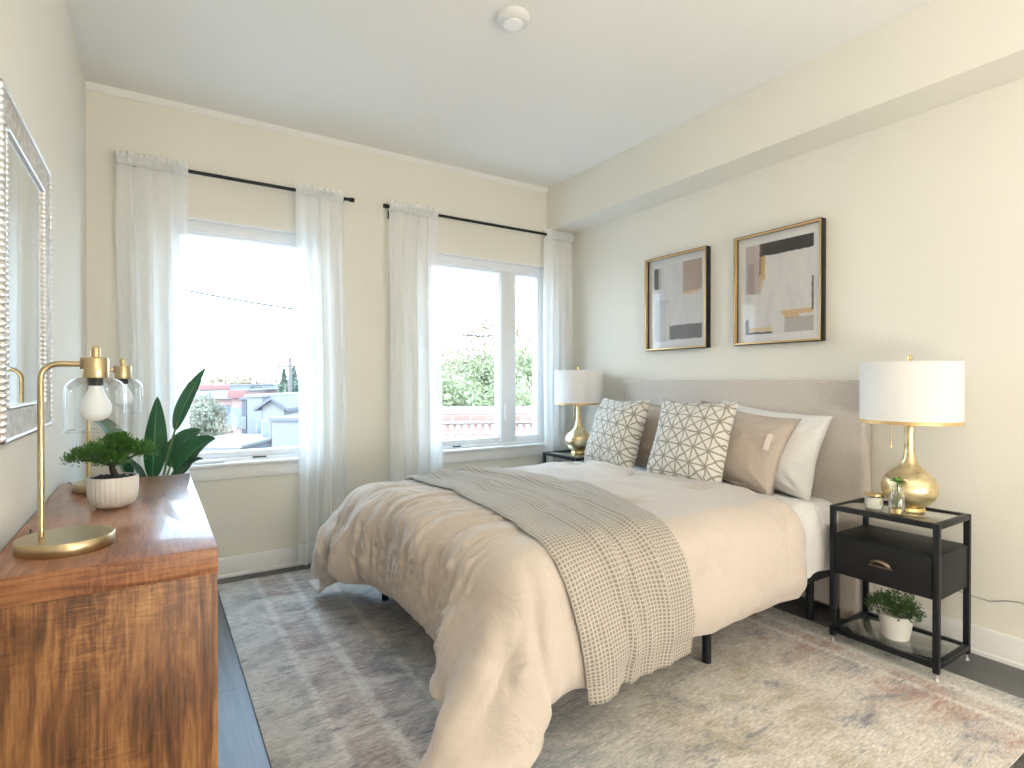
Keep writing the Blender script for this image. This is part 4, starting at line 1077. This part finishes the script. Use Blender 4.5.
building('row_house', 'deeper pink brick row house projecting beside the grey building', 'house', 231.5, 246, 391.5, 42, 9, M['brick'], M['roof'], [(.1,1.3,.8,1.4),(.55,1.3,.8,1.4),(.1,3.6,.8,1.4),(.55,3.6,.8,1.4)], cornice=M['paint_red'])
building('far_building', 'low building with a red roof edge on the skyline outside the first window', 'building', 200, 229, 386, 70, 14, M['stucco'], M['roof'], [(.2,1.2,1.2,1.2),(.6,1.2,1.2,1.2)], cornice=M['paint_red'])
building('far_building', 'pale flat-roofed building on the skyline behind the grey house', 'building', 234, 262, 387.5, 76, 14, M['white_siding'], M['roof'], [(.2,1.2,1.2,1.2),(.6,1.2,1.2,1.2)])
building('grey_house', 'narrow tall grey-sided house in the middle of the first window view', 'house', 247, 262, 397, 30, 6, M['siding_grey'], M['cornice'], [(.7,1.2,.18,1.6)])
building('grey_annex', 'thin dark grey stair tower left of the tall grey house', 'building', 241.5, 246.5, 400, 30.5, 5, M['siding_dark'], M['roof'], [(.3,1.,.1,.5)])
building('white_house', 'white house with a blue-grey window right of the tall grey house', 'house', 262.4, 284, 407, 27, 6, M['white_siding'], M['roof'], [(.05,.7,.28,.75),(.08,2.0,.24,.4)], gable=.35)
building('gabled_house', 'pale house with a low gabled roof behind the grey stucco wall', 'house', 268, 306, 403, 36, 8, M['white_siding'], M['roof'], [(.3,.5,.4,.5)], gable=.5)
building('stucco_garage', 'grey stucco garage low in the first window near the right curtain', 'building', 272, 318, 421, 22, 5, M['stucco'], M['roof'], [(.75,.7,.3,.4)])
building('garage', 'low white flat garage roof at the bottom left of the first window', 'building', 170, 240, 448, 24, 5, M['white_siding'], M['cornice'], [(.3,.5,.5,.4)])
building('far_building', 'distant grey warehouse roof right of centre in the first window view', 'building', 258, 276, 391, 62, 10, M['siding_grey'], M['siding_dark'], [(.3,1.,1.,.8)])

def car(label, p, rz, col):
    o = thing('parked_car', label, 'car', p, rz); m_ = plain('car_paint', col, .3)
    mb = MB(); pr = [(0,.35),(0,.75),(.9,.95),(1.5,1.4),(3.0,1.42),(3.7,.98),(4.2,.9),(4.25,.35)]
    A = [mb.bm.verts.new((x,0,z)) for x, z in pr]; B = [mb.bm.verts.new((x,1.7,z)) for x, z in pr]
    mb.bm.faces.new(A); mb.bm.faces.new(B)
    for k in range(8): mb.bm.faces.new((A[k], A[(k+1)%8], B[(k+1)%8], B[k]))
    mb.build('body', m_, o, smooth=False)
    MB().box(1.55, 2.9, -.02, 1.72, 1.0, 1.3).build('windows', M['house_glass'], o, smooth=False)
    for x in (.8, 3.4):
        for y in (-.02, 1.52): MB().lathe([(0,0),(.34,0),(.34,.2),(0,.2)], 16).build('wheel', M['rubber'], o, loc=(x, y+.2, .34), rot=(PI/2,0,0))
car('pale parked car on the street below the brick row houses', (at(200, 440, 36).x, at(200, 440, 36).y, GZ), FR, (.5,.5,.52))
car('dark parked car on the street below the brick row houses', (at(232, 440, 33).x, at(232, 440, 33).y, GZ), FR, (.15,.16,.18))

def tree(name, label, u, vtop, d, rx, hz, mat, n, leaf, seed, kind='round', trunk_r=.18, group=None):
    p = at(u, vtop, d); o = thing(name, label, 'tree', (p.x, p.y, GZ), 0, group); top = p.z-GZ
    rnd = random.Random(seed); z0 = max(top-hz, .6)
    tk_ = MB().tube([(0,0,0), (.1,0,z0), (0,0,z0+hz*.6)], [trunk_r, trunk_r*.8, trunk_r*.25], 8)
    blobs = []
    if kind == 'round':
        for k in range(16):
            a = rnd.uniform(0, 2*PI); r = rx*rnd.uniform(.1, .62); zz = z0+hz*rnd.uniform(.25, .78)
            blobs.append((Vector((r*math.cos(a), r*math.sin(a), zz)), rx*rnd.uniform(.28,.44)))
            tk_.tube([(0,0,z0*.9), (r*.5*math.cos(a), r*.5*math.sin(a), (z0+zz)/2), (r*math.cos(a), r*math.sin(a), zz)], [trunk_r*.4, trunk_r*.25, trunk_r*.08], 6)
        blobs.append((Vector((0,0,top-rx*.35)), rx*.36))
    tk_.build('trunk', M['pole'], o)
    Vs, Fs = [], []
    for k in range(n):
        if kind == 'round':
            c, r = blobs[rnd.randrange(len(blobs))]
            z = rnd.uniform(-1, 1); a = rnd.uniform(0, 2*PI); q = math.sqrt(1-z*z); rr = r*rnd.uniform(.6, 1.05)
            P_ = c + Vector((q*math.cos(a)*rr, q*math.sin(a)*rr, z*rr))
        else:
            h = rnd.random()**1.3; a = rnd.uniform(0, 2*PI); tier = 1-.35*((h*9) % 1); rr = rx*(1-h)*tier*rnd.uniform(.4,1)
            P_ = Vector((rr*math.cos(a), rr*math.sin(a), z0+hz*h))
        e1 = Vector((rnd.gauss(0,1), rnd.gauss(0,1), rnd.gauss(0,1))).normalized(); e2 = e1.cross(Vector((rnd.gauss(0,1), rnd.gauss(0,1), rnd.gauss(0,1)))).normalized()
        s = leaf*rnd.uniform(.6, 1.3); b = len(Vs)
        Vs += [P_-e1*s, P_+e2*s*.5, P_+e1*s, P_-e2*s*.5]; Fs.append((b, b+1, b+2, b+3))
    me = bpy.data.meshes.new('crown'); me.from_pydata([tuple(v) for v in Vs], [], Fs); me.materials.append(mat)
    c = bpy.data.objects.new('crown', me); C.objects.link(c); c.parent = o
    return o
tree('street_tree', 'olive leafy tree at the left edge of the first window view', 203, 394, 30, 1.75, 4.2, M['tree_olive'], 6000, .10, 1)
tree('conifer', 'pointed evergreen beside the utility pole', 284, 369, 46, 2.3, 6.5, M['conifer'], 3500, .16, 2, 'cone')
tree('conifer', 'second taller pointed evergreen mostly behind the right-hand curtain of the first window', 294, 366, 48, 2.8, 7.5, M['conifer'], 3500, .16, 3, 'cone')
k = 0
for (u, v, d, rx, lab) in ((196, 376, 95, 4.2, 'yellowish skyline tree farthest left in the first window'), (219, 371, 92, 3.8, 'rounded skyline tree rising above the red roof edge'), (234, 375, 98, 3.2, 'low skyline tree above the middle row house'),
                          (249, 375, 90, 3.4, 'broad skyline tree left of the distant warehouse'), (264, 377, 97, 3.0, 'skyline tree directly above the white house'), (273, 379, 88, 2.6, 'small skyline tree touching the evergreen')):
    tree('distant_tree', lab, u, v, d, rx, 7, (M['tree_olive'], M['tree_orange'])[k % 2], 1100, .32, 40+k, group='trees on the skyline'); k += 1
tree('leafy_tree', 'full green tree filling the lower left of the bedside window', 458, 352, 17, 2.6, 6, M['tree_green'], 15000, .07, 60)
tree('leafy_tree', 'tall golden-topped tree with the highest crown in the bedside window', 485, 319, 24, 2.9, 7.5, M['tree_orange'], 15000, .09, 61)
tree('leafy_tree', 'green tree in front of the golden one, in the centre of the bedside window', 492, 345, 17, 2.3, 6, M['tree_green'], 15000, .07, 62)
tree('leafy_tree', 'green tree seen through the narrow pane of the bedside window', 530, 338, 18, 2.4, 6, M['tree_green'], 14000, .075, 63)
tree('leafy_tree', 'reddish autumn tree behind the narrow pane of the bedside window', 520, 328, 26, 2.4, 7, M['tree_orange'], 9000, .10, 64)
tree('leafy_tree', 'pale orange tree far at the left edge of the bedside window', 446, 343, 34, 3.2, 8, M['tree_orange'], 9000, .12, 65)
tree('leafy_tree', 'low green bush-like tree behind the brick parapet, right side', 512, 372, 14, 1.9, 4, M['tree_green'], 10000, .065, 66)
tree('leafy_tree', 'low green bush-like tree behind the brick parapet, left side', 436, 365, 14, 1.9, 4, M['tree_green'], 10000, .065, 67)

# neighbouring brick parapet with dentils below the bedside window
p0, p1 = at(400, 414, 9.5), at(580, 414, 9.5); w = (p1-p0).length
pw = thing('brick_parapet', 'pink brick parapet with white coping and a row of dentils outside the bedside window', 'wall', (p0.x, p0.y, GZ), FR+.12); hh = p0.z-GZ
MB().box(0, w, 0, .35, 0, hh).build('wall', M['brick'], pw, smooth=False)
MB().bbox(-.1, w+.1, -.10, .45, hh-.0, hh+.10, .02).build('coping', M['cornice'], pw)
MB().bbox(-.05, w+.05, -.06, 0, hh-.17, hh-.12, .01).build('string_course', M['cornice'], pw)
mb = MB()
for k in range(int(w/.12)): mb.box(k*.12, k*.12+.06, -.07, 0, hh-.27, hh-.19)
for k in range(int(w/.24)): mb.box(k*.24, k*.24+.12, -.05, 0, hh-.46, hh-.38)
mb.build('dentils', M['cornice'], pw, smooth=False)

# pole and wires
q = at(290, 357, 40); up = thing('utility_pole', 'tall wooden utility pole with a crossarm beside the evergreens', 'utility pole', (q.x, q.y, GZ), FR)
MB().tube([(0,0,0), (0,0,q.z-GZ)], [.17,.13], 12).build('pole', M['pole'], up)
MB().bbox(-.95, .3, -.06, .06, q.z-GZ-.75, q.z-GZ-.60, .01).build('crossarm', M['pole'], up)
def wire(label, a, b, r=.018, sag=.15):
    A, B = at(*a), at(*b); d = B-A; A2 = A-d*.8; B2 = B+d*.8; pts = []
    for k in range(21): s = k/20; p = A2.lerp(B2, s); p.z -= sag*4*s*(1-s); pts.append(p)
    o = MB().tube([p-pts[0] for p in pts], r, 6).build('overhead_wire', M['wire'], loc=pts[0]); tagset(o, label, 'wire', None)
wire('thick dark overhead wire crossing the upper half of the first window', (186,286,16), (296,305,16), .030)
wire('thin overhead wire just above the thick one in the first window', (188,274,20), (293,291,20), .022)
wire('faint overhead wire low across the first window', (188,338,24), (289,349,24), .022)
wire('dark overhead wire dropping behind the golden tree in the bedside window', (440,325,16), (470,331,16), .022)
wire('thin overhead wire higher in the bedside window', (440,312,20), (490,317,20), .022)
